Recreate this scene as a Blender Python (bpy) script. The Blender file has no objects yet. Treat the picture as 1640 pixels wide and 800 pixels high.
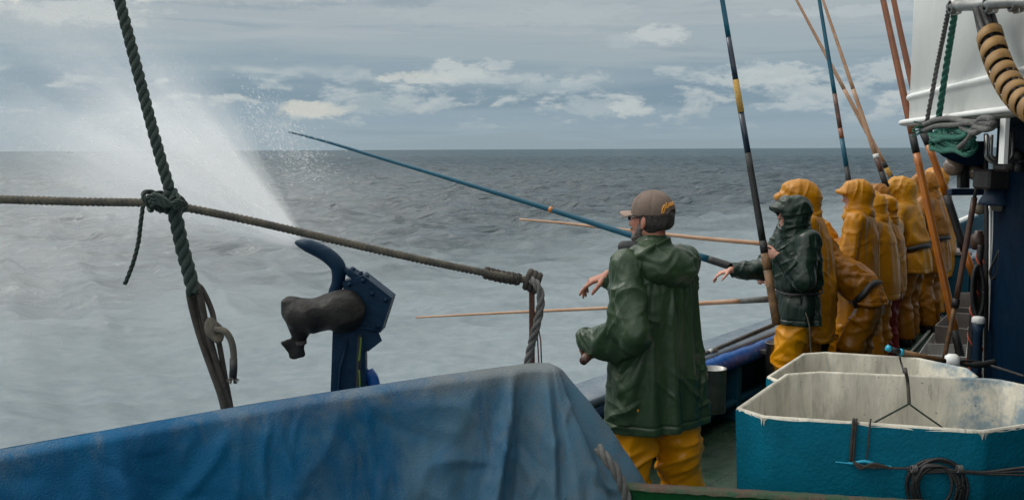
import bpy, math, random
import numpy as np
from mathutils import Vector, Matrix

random.seed(7)
rng = np.random.default_rng(11)
scene = bpy.context.scene
R = math.radians

# ------------------------------------------------------------------ camera
FPX = 1500.0                     # focal length in photograph pixels
EYE = np.array([0.0, 0.0, 2.0])
PITCH, ROLL = R(6.13), R(0.245)
_F = np.array([0, math.cos(PITCH), -math.sin(PITCH)])
_U0 = np.array([0, math.sin(PITCH), math.cos(PITCH)])
_R0 = np.array([1.0, 0, 0])
_R = _R0 * math.cos(ROLL) - _U0 * math.sin(ROLL)
_U = _U0 * math.cos(ROLL) + _R0 * math.sin(ROLL)
cam_d = bpy.data.cameras.new("camera")
cam_d.sensor_width = 36.0
cam_d.lens = FPX / 1640 * 36.0
cam_d.clip_start = 0.05
cam_d.clip_end = 60000
cam = bpy.data.objects.new("camera", cam_d)
scene.collection.objects.link(cam)
M = Matrix(((_R[0], _U[0], -_F[0], EYE[0]), (_R[1], _U[1], -_F[1], EYE[1]), (_R[2], _U[2], -_F[2], EYE[2]), (0, 0, 0, 1)))
cam.matrix_world = M
scene.camera = cam


def ray(px, py):
    return _F + (px - 820) / FPX * _R - (py - 400) / FPX * _U


def P(px, py, Y):
    """World point seen at a pixel of the photograph, Y metres ahead."""
    d = ray(px, py)
    return EYE + d * (Y / d[1])


def G(px, py, z):
    """World point seen at a pixel of the photograph, at height z."""
    d = ray(px, py)
    return EYE + d * ((z - EYE[2]) / d[2])


# ------------------------------------------------------------------ world
class X:
    """Tiny arithmetic wrapper over shader math nodes."""
    def __init__(s, nt, k):
        s.nt, s.k = nt, k

    def _m(s, op, *a, clamp=False):
        n = s.nt.nodes.new('ShaderNodeMath')
        n.operation = op
        n.use_clamp = clamp
        for i, v in enumerate((s,) + a):
            if isinstance(v, X):
                s.nt.links.new(v.k, n.inputs[i])
            else:
                n.inputs[i].default_value = v
        return X(s.nt, n.outputs[0])

    def __add__(s, o): return s._m('ADD', o)
    def __radd__(s, o): return s._m('ADD', o)
    def __sub__(s, o): return s._m('SUBTRACT', o)
    def __rsub__(s, o): return (s * -1.0) + o
    def __mul__(s, o): return s._m('MULTIPLY', o)
    def __rmul__(s, o): return s._m('MULTIPLY', o)
    def __truediv__(s, o): return s._m('DIVIDE', o)
    def f(s, op, *a): return s._m(op, *a)
    def clamp(s): return s._m('ADD', 0.0, clamp=True)

    def smooth(s, a, b):
        n = s.nt.nodes.new('ShaderNodeMapRange')
        n.interpolation_type = 'SMOOTHSTEP'
        s.nt.links.new(s.k, n.inputs[0])
        n.inputs[1].default_value = min(a, b)
        n.inputs[2].default_value = max(a, b)
        n.inputs[3].default_value, n.inputs[4].default_value = (0, 1) if a < b else (1, 0)
        return X(s.nt, n.outputs[0])


def lin(r, g, b):
    f = lambda c: (c / 255 / 12.92) if c / 255 <= 0.04045 else ((c / 255 + 0.055) / 1.055) ** 2.4
    return (f(r), f(g), f(b), 1.0)


def combine(nt, x, y, z):
    n = nt.nodes.new('ShaderNodeCombineXYZ')
    for i, v in enumerate((x, y, z)):
        if isinstance(v, X):
            nt.links.new(v.k, n.inputs[i])
        else:
            n.inputs[i].default_value = v
    return n.outputs[0]


def noise(nt, vec, scale=1.0, detail=4.0, rough=0.55, dist=0.0):
    n = nt.nodes.new('ShaderNodeTexNoise')
    n.inputs['Scale'].default_value = scale
    n.inputs['Detail'].default_value = detail
    n.inputs['Roughness'].default_value = rough
    n.inputs['Distortion'].default_value = dist
    if vec is not None:
        nt.links.new(vec, n.inputs['Vector'])
    return X(nt, n.outputs[0])


def mixc(nt, fac, a, b, blend='MIX'):
    n = nt.nodes.new('ShaderNodeMix')
    n.data_type = 'RGBA'
    n.blend_type = blend
    n.clamp_factor = True
    if isinstance(fac, X):
        nt.links.new(fac.k, n.inputs[0])
    else:
        n.inputs[0].default_value = fac
    for i, v in ((6, a), (7, b)):
        if isinstance(v, (tuple, list)):
            n.inputs[i].default_value = v if len(v) == 4 else (*v, 1)
        else:
            nt.links.new(v, n.inputs[i])
    return n.outputs[2]


SUN_EL, SUN_AZ = R(48), R(-62)      # azimuth from +Y, negative to the left

world = bpy.data.worlds.new("World")
scene.world = world
world.use_nodes = True
nt = world.node_tree
nt.nodes.clear()
out = nt.nodes.new('ShaderNodeOutputWorld')
bg = nt.nodes.new('ShaderNodeBackground')
bg.inputs[1].default_value = 0.10
nt.links.new(bg.outputs[0], out.inputs[0])
tc = nt.nodes.new('ShaderNodeTexCoord')
sep = nt.nodes.new('ShaderNodeSeparateXYZ')
nt.links.new(tc.outputs['Generated'], sep.inputs[0])
dx, dy, dz = (X(nt, sep.outputs[i]) for i in range(3))
u = dx.f('ARCTAN2', dy) * FPX
v = dz.f('ARCSINE') * FPX
w1 = noise(nt, combine(nt, u * (1 / 60), v * (1 / 26), 3.0), 1.0, 5, 0.6) - 0.5
w2 = noise(nt, combine(nt, u * (1 / 60), v * (1 / 26), 9.0), 1.0, 5, 0.6) - 0.5
uw, vw = u + w1 * 46.0, v + w2 * 26.0
ramp = nt.nodes.new('ShaderNodeValToRGB')
ramp.color_ramp.interpolation = 'EASE'
els = ramp.color_ramp.elements
stops = [(0.0, (143, 161, 171)), (0.10, (146, 166, 178)), (0.24, (140, 161, 175)), (0.36, (124, 147, 163)),
         (0.50, (141, 160, 172)), (0.64, (157, 171, 178)), (0.82, (165, 176, 181)), (1.0, (170, 180, 184))]
els[0].position, els[0].color = stops[0][0], lin(*stops[0][1])
els[1].position, els[1].color = stops[-1][0], lin(*stops[-1][1])
for p_, c_ in stops[1:-1]:
    e = els.new(p_)
    e.color = lin(*c_)
st = noise(nt, combine(nt, u * (1 / 420), v * (1 / 34), 1.7), 1.0, 6, 0.55, 0.4) - 0.5
vv = (v + st * 105.0) * (1 / 240.0)
nt.links.new(vv.clamp().k, ramp.inputs[0])
col = ramp.outputs[0]
# darker stratus streaks
st2 = noise(nt, combine(nt, u * (1 / 260), v * (1 / 18), 5.1), 1.0, 5, 0.6, 0.6)
col = mixc(nt, st2.smooth(0.52, 0.72) * 0.38, col, lin(126, 146, 160))
st3 = noise(nt, combine(nt, u * (1 / 300), v * (1 / 20), 8.3), 1.0, 6, 0.6, 0.5)
col = mixc(nt, st3.smooth(0.5, 0.75) * v.smooth(90, 200) * 0.6, col, lin(180, 188, 190))
# fields of low cumulus
cn = noise(nt, combine(nt, u * (1 / 85), v * (1 / 34), 2.2), 1.0, 7, 0.58, 0.2)
cn_up = noise(nt, combine(nt, u * (1 / 85) - 0.04, (v + 9.0) * (1 / 34), 2.2), 1.0, 7, 0.58, 0.2)
band = v.smooth(22, 60) * v.smooth(140, 105)
lit = ((cn - cn_up) * 3.2 + 0.42).clamp()
ccol = mixc(nt, lit, lin(148, 166, 177), lin(190, 198, 199))
col = mixc(nt, cn.smooth(0.49, 0.60) * band * 0.85, col, ccol)
# single cloud heads seen in the sky (azimuth, height, width, height, colour, strength)
hn = noise(nt, combine(nt, u * (1 / 24), v * (1 / 11), 4.4), 1.0, 6, 0.66, 0.3) - 0.5
heads = [(-85, 122, 62, 17, (196, 203, 202), .75), (-150, 112, 80, 10, (208, 209, 203), .7), (-60, 110, 150, 9, (186, 195, 197), .6),
         (-20, 132, 30, 10, (190, 198, 199), .6), (-310, 62, 62, 14, (204, 205, 198), .85), (-205, 70, 90, 18, (176, 188, 192), .5),
         (235, 176, 52, 19, (196, 202, 202), .8), (180, 164, 40, 12, (178, 189, 194), .5), (150, 68, 70, 22, (180, 191, 195), .55),
         (190, 62, 45, 16, (198, 205, 204), .65), (395, 108, 110, 22, (192, 200, 201), .75), (470, 80, 90, 14, (176, 188, 193), .5),
         (590, 112, 100, 20, (188, 197, 199), .7), (590, 74, 45, 15, (200, 206, 205), .7), (440, 66, 70, 12, (186, 196, 199), .6),
         (520, 200, 170, 9, (190, 198, 200), .5), (250, 120, 26, 10, (188, 197, 199), .55), (60, 96, 80, 12, (176, 188, 193), .5),
         (-640, 196, 130, 22, (202, 205, 202), .65), (-540, 238, 340, 24, (224, 223, 213), .9), (-800, 224, 120, 32, (228, 226, 215), .95),
         (-380, 232, 110, 12, (198, 203, 202), .7), (-680, 226, 100, 17, (140, 153, 161), .95), (-800, 205, 60, 20, (136, 150, 158), .8),
         (-400, 222, 150, 14, (150, 163, 170), .7), (-170, 232, 60, 18, (146, 160, 168), .75), (0, 205, 260, 16, (178, 187, 190), .5),
         (-60, 222, 70, 16, (168, 179, 184), .6), (110, 214, 120, 14, (176, 186, 190), .5)]
for (cu, cv, cw, ch, cc, cs) in heads:
    d2 = ((uw - cu) * (1 / cw)).f('POWER', 2.0) + ((vw - cv) * (1 / ch)).f('POWER', 2.0)
    col = mixc(nt, (d2 + hn * 2.8 + w2 * 1.5).smooth(1.1, 0.15) * cs, col, lin(*cc))
# high cover overhead, a little brighter round the hidden sun
sdir = (math.sin(SUN_AZ) * math.cos(SUN_EL), math.cos(SUN_AZ) * math.cos(SUN_EL), math.sin(SUN_EL))
sd = dx * sdir[0] + dy * sdir[1] + dz * sdir[2]
glow = sd.smooth(0.3, 1.0)
hi = mixc(nt, glow, (0.92, 0.98, 1.0, 1), (2.6, 2.55, 2.4, 1))
col = mixc(nt, dz.smooth(0.17, 0.62), col, hi)
rear = mixc(nt, dz.smooth(0.0, 0.3), (0.62, 0.68, 0.72, 1), (1.25, 1.28, 1.28, 1))
side = mixc(nt, dx.smooth(-0.5, 0.85), (1.25, 1.25, 1.25, 1), (0.34, 0.35, 0.37, 1))
rear = mixc(nt, 1.0, rear, side, 'MULTIPLY')
col = mixc(nt, dz.smooth(0.17, 0.4), col, mixc(nt, 1.0, col, mixc(nt, dx.smooth(-0.1, 0.9), (1, 1, 1, 1), (0.5, 0.5, 0.52, 1)), 'MULTIPLY'))
col = mixc(nt, dy.smooth(0.25, -0.55) * dz.smooth(0.85, 0.4), col, rear)
sc_ = nt.nodes.new('ShaderNodeVectorMath')
sc_.operation = 'SCALE'
sc_.inputs[3].default_value = 10.0
nt.links.new(col, sc_.inputs[0])
sky = nt.nodes.new('ShaderNodeTexSky')
sky.sky_type = 'NISHITA'
sky.sun_disc = False
sky.sun_elevation = SUN_EL
sky.sun_rotation = SUN_AZ
fin = mixc(nt, 0.94, sky.outputs[0], sc_.outputs[0])
nt.links.new(fin, bg.inputs[0])

sun_d = bpy.data.lights.new("sun", 'SUN')
sun_d.energy = 1.0
sun_d.angle = R(18)
sun_d.color = (1.0, 0.96, 0.9)
sun = bpy.data.objects.new("sun", sun_d)
scene.collection.objects.link(sun)
sun.rotation_euler = Vector(sdir).to_track_quat('Z', 'Y').to_euler()
vs = scene.view_settings
vs.view_transform = 'Standard'
vs.look = 'None'
vs.exposure = 0.0
vs.gamma = 1.0
vs.use_curve_mapping = False
scene.cycles.transparent_max_bounces = 24
scene.cycles.max_bounces = 8
scene.cycles.volume_bounces = 3
scene.cycles.use_denoising = True

# ------------------------------------------------------------------ toolkit
COL = scene.collection
nrm = lambda a: np.asarray(a, float) / max(1e-9, np.linalg.norm(a))
A3 = lambda *a: np.array(a, float)
lerp = lambda a, b, t: a + (b - a) * t


def sstep(a, b, x):
    t = np.clip((x - a) / (b - a), 0, 1)
    return t * t * (3 - 2 * t)


def perlin(p, seed=0):
    p = np.asarray(p, np.float64) + seed * 17.31
    i = np.floor(p).astype(np.int64)
    f = p - i
    w = f * f * f * (f * (f * 6 - 15) + 10)
    res = np.zeros(p.shape[:-1])
    for a in (0, 1):
        for b in (0, 1):
            for c in (0, 1):
                h = (i[..., 0] + a) * 374761393 + (i[..., 1] + b) * 668265263 + (i[..., 2] + c) * 2147483647
                h = (h ^ (h >> 13)) * 1274126177
                h = (h ^ (h >> 16)) & 0xffff
                th = h * (2 * math.pi / 65536)
                ph = ((h * 7919) & 0xffff) / 32768.0 - 1
                s = np.sqrt(np.clip(1 - ph * ph, 0, 1))
                d = (f[..., 0] - a) * s * np.cos(th) + (f[..., 1] - b) * s * np.sin(th) + (f[..., 2] - c) * ph
                wa = (w[..., 0] if a else 1 - w[..., 0]) * (w[..., 1] if b else 1 - w[..., 1]) * (w[..., 2] if c else 1 - w[..., 2])
                res += wa * d
    return res * 1.5


def link(name, me, mat=None, parent=None, loc=None):
    o = bpy.data.objects.new(name, me)
    COL.objects.link(o)
    if mat is not None and me is not None:
        for m in (mat if isinstance(mat, (list, tuple)) else [mat]):
            me.materials.append(m)
    if parent is not None:
        o.parent = parent
    if loc is not None:
        o.location = loc
    return o


def tag(o, label=None, cat=None, group=None, kind=None):
    for k, v_ in (('label', label), ('category', cat), ('group', group), ('kind', kind)):
        if v_:
            o[k] = v_
    return o


def thing(name, loc, label, cat, group=None):
    o = bpy.data.objects.new(name, None)
    COL.objects.link(o)
    o.location = Vector(loc)
    o.empty_display_size = 0.1
    return tag(o, label, cat, group)


class MB:
    """Collects shapes and links them as ONE mesh object."""
    def __init__(s):
        s.v, s.f, s.m, s.n, s.sm = [], [], [], 0, []

    def add(s, v, f, mi=0, smooth=True):
        v = np.asarray(v, float).reshape(-1, 3)
        s.v.append(v)
        for q in f:
            s.f.append(tuple(int(i) + s.n for i in q))
            s.m.append(mi)
            s.sm.append(smooth)
        s.n += len(v)
        return s

    def tube(s, pts, r, n=10, mi=0, cap=True, ell=None):
        pts = np.asarray(pts, float)
        k = len(pts)
        r = np.full(k, r) if np.isscalar(r) else np.asarray(r, float)
        tan = np.gradient(pts, axis=0)
        tan /= np.linalg.norm(tan, axis=1)[:, None] + 1e-12
        ref = A3(0, 0, 1) if abs(tan[0][2]) < 0.9 else A3(1, 0, 0)
        a = nrm(np.cross(tan[0], ref))
        ring = []
        ang = np.arange(n) * 2 * math.pi / n
        for i in range(k):
            a = a - tan[i] * a.dot(tan[i])
            a = nrm(a)
            b = np.cross(tan[i], a)
            e = 1.0 if ell is None else ell
            ring.append(pts[i] + r[i] * (np.outer(np.cos(ang), a) + e * np.outer(np.sin(ang), b)))
        f = []
        for i in range(k - 1):
            for j in range(n):
                j2 = (j + 1) % n
                f.append((i * n + j, i * n + j2, (i + 1) * n + j2, (i + 1) * n + j))
        if cap:
            f.append(tuple(range(n - 1, -1, -1)))
            f.append(tuple(range((k - 1) * n, k * n)))
        return s.add(np.concatenate(ring), f, mi)

    def rope(s, pts, r, pitch=None, strands=3, n=8, mi=0, step=None):
        pts = resample(pts, step or r * 0.55)
        pitch = pitch or r * 8
        d = np.concatenate([[0], np.cumsum(np.linalg.norm(np.diff(pts, axis=0), axis=1))])
        tan = np.gradient(pts, axis=0)
        tan /= np.linalg.norm(tan, axis=1)[:, None] + 1e-12
        ref = A3(0, 0, 1) if abs(tan[0][2]) < 0.9 else A3(1, 0, 0)
        a = nrm(np.cross(tan[0], ref))
        fa, fb = [], []
        for t in tan:
            a = nrm(a - t * a.dot(t))
            fa.append(a)
            fb.append(np.cross(t, a))
        fa, fb = np.array(fa), np.array(fb)
        for q in range(strands):
            th = d / pitch * 2 * math.pi + q * 2 * math.pi / strands
            off = r * 0.5
            s.tube(pts + off * (np.cos(th)[:, None] * fa + np.sin(th)[:, None] * fb), r * 0.54, n, mi)
        return s

    def box(s, c, ax, ay, az, mi=0, bev=0.0):
        """c centre; ax, ay, az half-extent vectors."""
        c, ax, ay, az = (np.asarray(t, float) for t in (c, ax, ay, az))
        if bev <= 0:
            v = [c + i * ax + j * ay + k * az for i in (-1, 1) for j in (-1, 1) for k in (-1, 1)]
            return s.add(v, [(0, 1, 3, 2), (4, 6, 7, 5), (0, 4, 5, 1), (2, 3, 7, 6), (0, 2, 6, 4), (1, 5, 7, 3)], mi, False)
        la, lb, lc = (np.linalg.norm(t) for t in (ax, ay, az))
        fa, fb, fc = max(0, 1 - bev / la), max(0, 1 - bev / lb), max(0, 1 - bev / lc)
        v, idx = [], {}
        for i in (-1, 1):
            for j in (-1, 1):
                for k in (-1, 1):
                    for q, (p, r_, t) in enumerate(((1, fb, fc), (fa, 1, fc), (fa, fb, 1))):
                        idx[(i, j, k, q)] = len(v)
                        v.append(c + i * p * ax + j * r_ * ay + k * t * az)
        f = []
        for i in (-1, 1):
            f.append([idx[(i, j, k, 0)] for j, k in ((-1, -1), (1, -1), (1, 1), (-1, 1))][::i])
            f.append([idx[(j, i, k, 1)] for j, k in ((-1, -1), (1, -1), (1, 1), (-1, 1))][::-i])
            f.append([idx[(j, k, i, 2)] for j, k in ((-1, -1), (1, -1), (1, 1), (-1, 1))][::i])
        for i in (-1, 1):
            for j in (-1, 1):
                f.append([idx[(i, j, -1, 0)], idx[(i, j, 1, 0)], idx[(i, j, 1, 1)], idx[(i, j, -1, 1)]])
                f.append([idx[(i, -1, j, 0)], idx[(i, 1, j, 0)], idx[(i, 1, j, 2)], idx[(i, -1, j, 2)]])
                f.append([idx[(-1, i, j, 1)], idx[(1, i, j, 1)], idx[(1, i, j, 2)], idx[(-1, i, j, 2)]])
                for k in (-1, 1):
                    f.append([idx[(i, j, k, 0)], idx[(i, j, k, 1)], idx[(i, j, k, 2)]])
        return s.add(v, f, mi, False)

    def lathe(s, prof, base, axis=(0, 0, 1), n=24, mi=0, ang=2 * math.pi):
        """prof: (radius, height) pairs along axis from base."""
        axis = nrm(axis)
        a = nrm(np.cross(axis, A3(0, 1, 0) if abs(axis[1]) < 0.9 else A3(1, 0, 0)))
        b = np.cross(axis, a)
        v = []
        for (r_, h_) in prof:
            for j in range(n):
                t = j * ang / n
                v.append(np.asarray(base) + axis * h_ + r_ * (math.cos(t) * a + math.sin(t) * b))
        f = [(i * n + j, i * n + (j + 1) % n, (i + 1) * n + (j + 1) % n, (i + 1) * n + j) for i in range(len(prof) - 1) for j in range(n)]
        return s.add(v, f, mi)

    def grid(s, pts, mi=0, closed=False):
        pts = np.asarray(pts, float)
        a, b = pts.shape[:2]
        f = []
        for i in range(a - 1):
            for j in range(b if closed else b - 1):
                j2 = (j + 1) % b
                f.append((i * b + j, i * b + j2, (i + 1) * b + j2, (i + 1) * b + j))
        return s.add(pts.reshape(-1, 3), f, mi)

    def build(s, name, mat, parent=None, at=None, fix=True):
        """Vertices are in world space; `at` (or the parent's place) becomes the origin."""
        v = np.concatenate(s.v)
        if parent is not None:
            org = np.array(world_loc(parent))
        else:
            org = np.array(at) if at is not None else A3((v[:, 0].min() + v[:, 0].max()) / 2, (v[:, 1].min() + v[:, 1].max()) / 2, v[:, 2].min())
        me = bpy.data.meshes.new(name)
        me.from_pydata((v - org).tolist(), [], s.f)
        me.polygons.foreach_set('material_index', s.m)
        me.polygons.foreach_set('use_smooth', s.sm)
        if fix:
            import bmesh
            bm = bmesh.new()
            bm.from_mesh(me)
            bmesh.ops.recalc_face_normals(bm, faces=bm.faces)
            bm.to_mesh(me)
            bm.free()
        me.update()
        o = link(name, me, mat, parent)
        if parent is None:
            o.location = org
        return o


def world_loc(o):
    p_ = np.zeros(3)
    while o is not None:
        p_ += np.array(o.location)
        o = o.parent
    return p_


def resample(pts, step):
    pts = np.asarray(pts, float)
    d = np.concatenate([[0], np.cumsum(np.linalg.norm(np.diff(pts, axis=0), axis=1))])
    n = max(3, int(d[-1] / step) + 1)
    t = np.linspace(0, d[-1], n)
    return np.stack([np.interp(t, d, pts[:, i]) for i in range(3)], 1)


def spline(pts, n=12, closed=False):
    p_ = [np.asarray(q, float) for q in pts]
    if closed:
        p_ = [p_[-1]] + p_ + [p_[0], p_[1]]
    else:
        p_ = [2 * p_[0] - p_[1]] + p_ + [2 * p_[-1] - p_[-2]]
    o = []
    for i in range(1, len(p_) - 2):
        for t in np.linspace(0, 1, n, endpoint=False):
            a, b, c, d = p_[i - 1:i + 3]
            o.append(0.5 * ((2 * b) + (c - a) * t + (2 * a - 5 * b + 4 * c - d) * t * t + (3 * b - a - 3 * c + d) * t ** 3))
    o.append(p_[-2])
    return np.array(o)


# ------------------------------------------------------------------ implicit surfaces
class Field:
    def __init__(s, lo, hi, h):
        s.lo = np.asarray(lo, float)
        s.h = h
        s.dim = np.ceil((np.asarray(hi) - s.lo) / h).astype(int) + 1
        s.f = np.full(s.dim, 0.5, np.float32)

    def _reg(s, lo, hi, pad):
        a = np.clip(np.floor((np.asarray(lo) - pad - s.lo) / s.h).astype(int), 0, s.dim)
        b = np.clip(np.ceil((np.asarray(hi) + pad - s.lo) / s.h).astype(int) + 1, 0, s.dim)
        if np.any(b <= a):
            return None
        sl = tuple(slice(a[i], b[i]) for i in range(3))
        ax = [s.lo[i] + np.arange(a[i], b[i]) * s.h for i in range(3)]
        return sl, np.stack(np.meshgrid(*ax, indexing='ij'), -1)

    def union(s, prim, k=0.0):
        fn, lo, hi = prim
        r_ = s._reg(lo, hi, k + 3 * s.h)
        if r_ is None:
            return s
        sl, p_ = r_
        d = fn(p_).astype(np.float32)
        a = s.f[sl]
        if k > 0:
            t = np.clip(0.5 + 0.5 * (a - d) / k, 0, 1)
            s.f[sl] = a * (1 - t) + d * t - k * t * (1 - t)
        else:
            s.f[sl] = np.minimum(a, d)
        return s

    def cut(s, prim, k=0.0):
        fn, lo, hi = prim
        r_ = s._reg(lo, hi, k + 3 * s.h)
        if r_ is None:
            return s
        sl, p_ = r_
        d = -fn(p_).astype(np.float32)
        a = s.f[sl]
        if k > 0:
            t = np.clip(0.5 - 0.5 * (a - d) / k, 0, 1)
            s.f[sl] = a * (1 - t) + d * t + k * t * (1 - t)
        else:
            s.f[sl] = np.maximum(a, d)
        return s

    def plane_cut(s, c, n_):
        """Removes the side that n points to."""
        ax = [s.lo[i] + np.arange(s.dim[i]) * s.h for i in range(3)]
        d = (ax[0][:, None, None] - c[0]) * n_[0] + (ax[1][None, :, None] - c[1]) * n_[1] + (ax[2][None, None, :] - c[2]) * n_[2]
        s.f = np.maximum(s.f, d.astype(np.float32))
        return s

    def mesh(s):
        f = s.f
        f[0], f[-1], f[:, 0], f[:, -1], f[:, :, 0], f[:, :, -1] = (np.maximum(t, 1e-4) for t in (f[0], f[-1], f[:, 0], f[:, -1], f[:, :, 0], f[:, :, -1]))
        ins = f < 0
        nx, ny, nz = f.shape
        cnt = np.zeros((nx - 1, ny - 1, nz - 1), np.int8)
        offs = [(a, b, c) for a in (0, 1) for b in (0, 1) for c in (0, 1)]
        for a, b, c in offs:
            cnt += ins[a:nx - 1 + a, b:ny - 1 + b, c:nz - 1 + c]
        act = np.argwhere((cnt > 0) & (cnt < 8))
        idx = np.full(cnt.shape, -1, np.int64)
        idx[tuple(act.T)] = np.arange(len(act))
        val = {o: f[act[:, 0] + o[0], act[:, 1] + o[1], act[:, 2] + o[2]] for o in offs}
        acc = np.zeros((len(act), 3))
        num = np.zeros(len(act))
        for o in offs:
            for ax in range(3):
                if o[ax] == 0:
                    q = list(o)
                    q[ax] = 1
                    q = tuple(q)
                    a, b = val[o], val[q]
                    m = (a < 0) != (b < 0)
                    t = np.where(m, a / np.where(m, a - b, 1), 0)
                    pos = np.array(o, float)[None, :].repeat(len(act), 0)
                    pos[:, ax] = t
                    acc += pos * m[:, None]
                    num += m
        verts = s.lo + (act + acc / num[:, None]) * s.h
        quads = []
        for ax in range(3):
            sl0 = [slice(None)] * 3
            sl1 = [slice(None)] * 3
            sl0[ax], sl1[ax] = slice(0, -1), slice(1, None)
            a, b = ins[tuple(sl0)], ins[tuple(sl1)]
            e = np.argwhere(a != b)
            o1, o2 = (ax + 1) % 3, (ax + 2) % 3
            e = e[(e[:, o1] > 0) & (e[:, o2] > 0) & (e[:, o1] < f.shape[o1] - 1) & (e[:, o2] < f.shape[o2] - 1)]
            c = []
            for d1, d2 in ((-1, -1), (0, -1), (0, 0), (-1, 0)):
                q = e.copy()
                q[:, o1] += d1
                q[:, o2] += d2
                c.append(idx[tuple(q.T)])
            c = np.stack(c, 1)
            flip = ~a[tuple(e.T)]
            c[flip] = c[flip][:, ::-1]
            quads.append(c)
        quads = np.concatenate(quads)
        quads = quads[(quads >= 0).all(1)]
        return verts, quads


def relax(v, q, it=2, w=0.5):
    for _ in range(it):
        acc = np.zeros_like(v)
        n = np.zeros(len(v))
        for a, b in ((0, 1), (1, 2), (2, 3), (3, 0)):
            np.add.at(acc, q[:, a], v[q[:, b]])
            np.add.at(acc, q[:, b], v[q[:, a]])
            np.add.at(n, q[:, a], 1)
            np.add.at(n, q[:, b], 1)
        v = v * (1 - w) + w * acc / np.maximum(n, 1)[:, None]
    return v


def vnormals(v, q):
    fn = np.cross(v[q[:, 2]] - v[q[:, 0]], v[q[:, 3]] - v[q[:, 1]])
    n = np.zeros_like(v)
    for a in range(4):
        np.add.at(n, q[:, a], fn)
    return n / (np.linalg.norm(n, axis=1)[:, None] + 1e-12)


def fast_mesh(name, v, q, smooth=True):
    me = bpy.data.meshes.new(name)
    k = q.shape[1]
    me.vertices.add(len(v))
    me.vertices.foreach_set('co', np.asarray(v, np.float32).ravel())
    me.loops.add(q.size)
    me.loops.foreach_set('vertex_index', q.astype(np.int32).ravel())
    me.polygons.add(len(q))
    me.polygons.foreach_set('loop_start', np.arange(0, q.size, k, dtype=np.int32))
    me.polygons.foreach_set('use_smooth', np.full(len(q), smooth))
    me.update(calc_edges=True)
    me.validate()
    return me


def cap_(a, b, ra, rb=None):
    """Tapered capsule."""
    a, b = np.asarray(a, float), np.asarray(b, float)
    rb = ra if rb is None else rb
    ab = b - a
    L = max(1e-9, ab.dot(ab))

    def fn(p_):
        t = np.clip(((p_ - a) @ ab) / L, 0, 1)
        return np.linalg.norm(p_ - a - t[..., None] * ab, axis=-1) - (ra + (rb - ra) * t)
    m = max(ra, rb)
    return fn, np.minimum(a, b) - m, np.maximum(a, b) + m


def ell_(c, rad, axes=None):
    c = np.asarray(c, float)
    rad = np.asarray(rad, float)
    ax = np.eye(3) if axes is None else np.stack([nrm(t) for t in axes])

    def fn(p_):
        q = (p_ - c) @ ax.T
        k0 = np.linalg.norm(q / rad, axis=-1)
        k1 = np.linalg.norm(q / rad ** 2, axis=-1)
        return k0 * (k0 - 1) / (k1 + 1e-9)
    m = rad.max()
    return fn, c - m, c + m


def loft_(st, wide):
    """st: (centre, half width, half depth); wide: width direction; chained elliptical segments."""
    seg = []
    lo, hi = np.full(3, 1e9), np.full(3, -1e9)
    for (c0, w0, d0), (c1, w1, d1) in zip(st[:-1], st[1:]):
        seg.append((np.asarray(c0, float), np.asarray(c1, float), w0, w1, d0, d1))
    for c, w_, d_ in st:
        m = max(w_, d_)
        lo, hi = np.minimum(lo, np.asarray(c) - m), np.maximum(hi, np.asarray(c) + m)
    wide = nrm(wide)

    def fn(p_):
        res = None
        for a, b, w0, w1, d0, d1 in seg:
            ab = b - a
            L = ab.dot(ab)
            t = np.clip(((p_ - a) @ ab) / L, 0, 1)
            o = p_ - a - t[..., None] * ab
            ax = ab / math.sqrt(L)
            wd = nrm(wide - ax * wide.dot(ax))
            dp = np.cross(ax, wd)
            rw, rd = w0 + (w1 - w0) * t, d0 + (d1 - d0) * t
            ow, od, oa = o @ wd, o @ dp, o @ ax
            ra = np.minimum(rw, rd) * 0.6
            k0 = np.sqrt((ow / rw) ** 2 + (od / rd) ** 2 + (oa / ra) ** 2)
            d = (k0 - 1) * np.minimum(rw, rd)
            res = d if res is None else np.minimum(res, d)
        return res
    return fn, lo, hi


def half_(prim, c, n_):
    """A primitive without the side n points to."""
    fn, lo, hi = prim
    c = np.asarray(c, float)
    n_ = nrm(n_)
    return (lambda p_: np.maximum(fn(p_), (p_ - c) @ n_)), lo, hi


def shell_(prim, t):
    fn, lo, hi = prim
    return (lambda p_: np.abs(fn(p_)) - t), lo - t, hi + t


def sdf_obj(name, F, mat, parent, smooth=1, disp=None):
    v, q = F.mesh()
    v = relax(v, q, smooth, 0.5)
    if disp is not None:
        n = vnormals(v, q)
        v = v + n * disp(v, n)[:, None]
    return link(name, fast_mesh(name, v - world_loc(parent), q), mat, parent)


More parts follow.
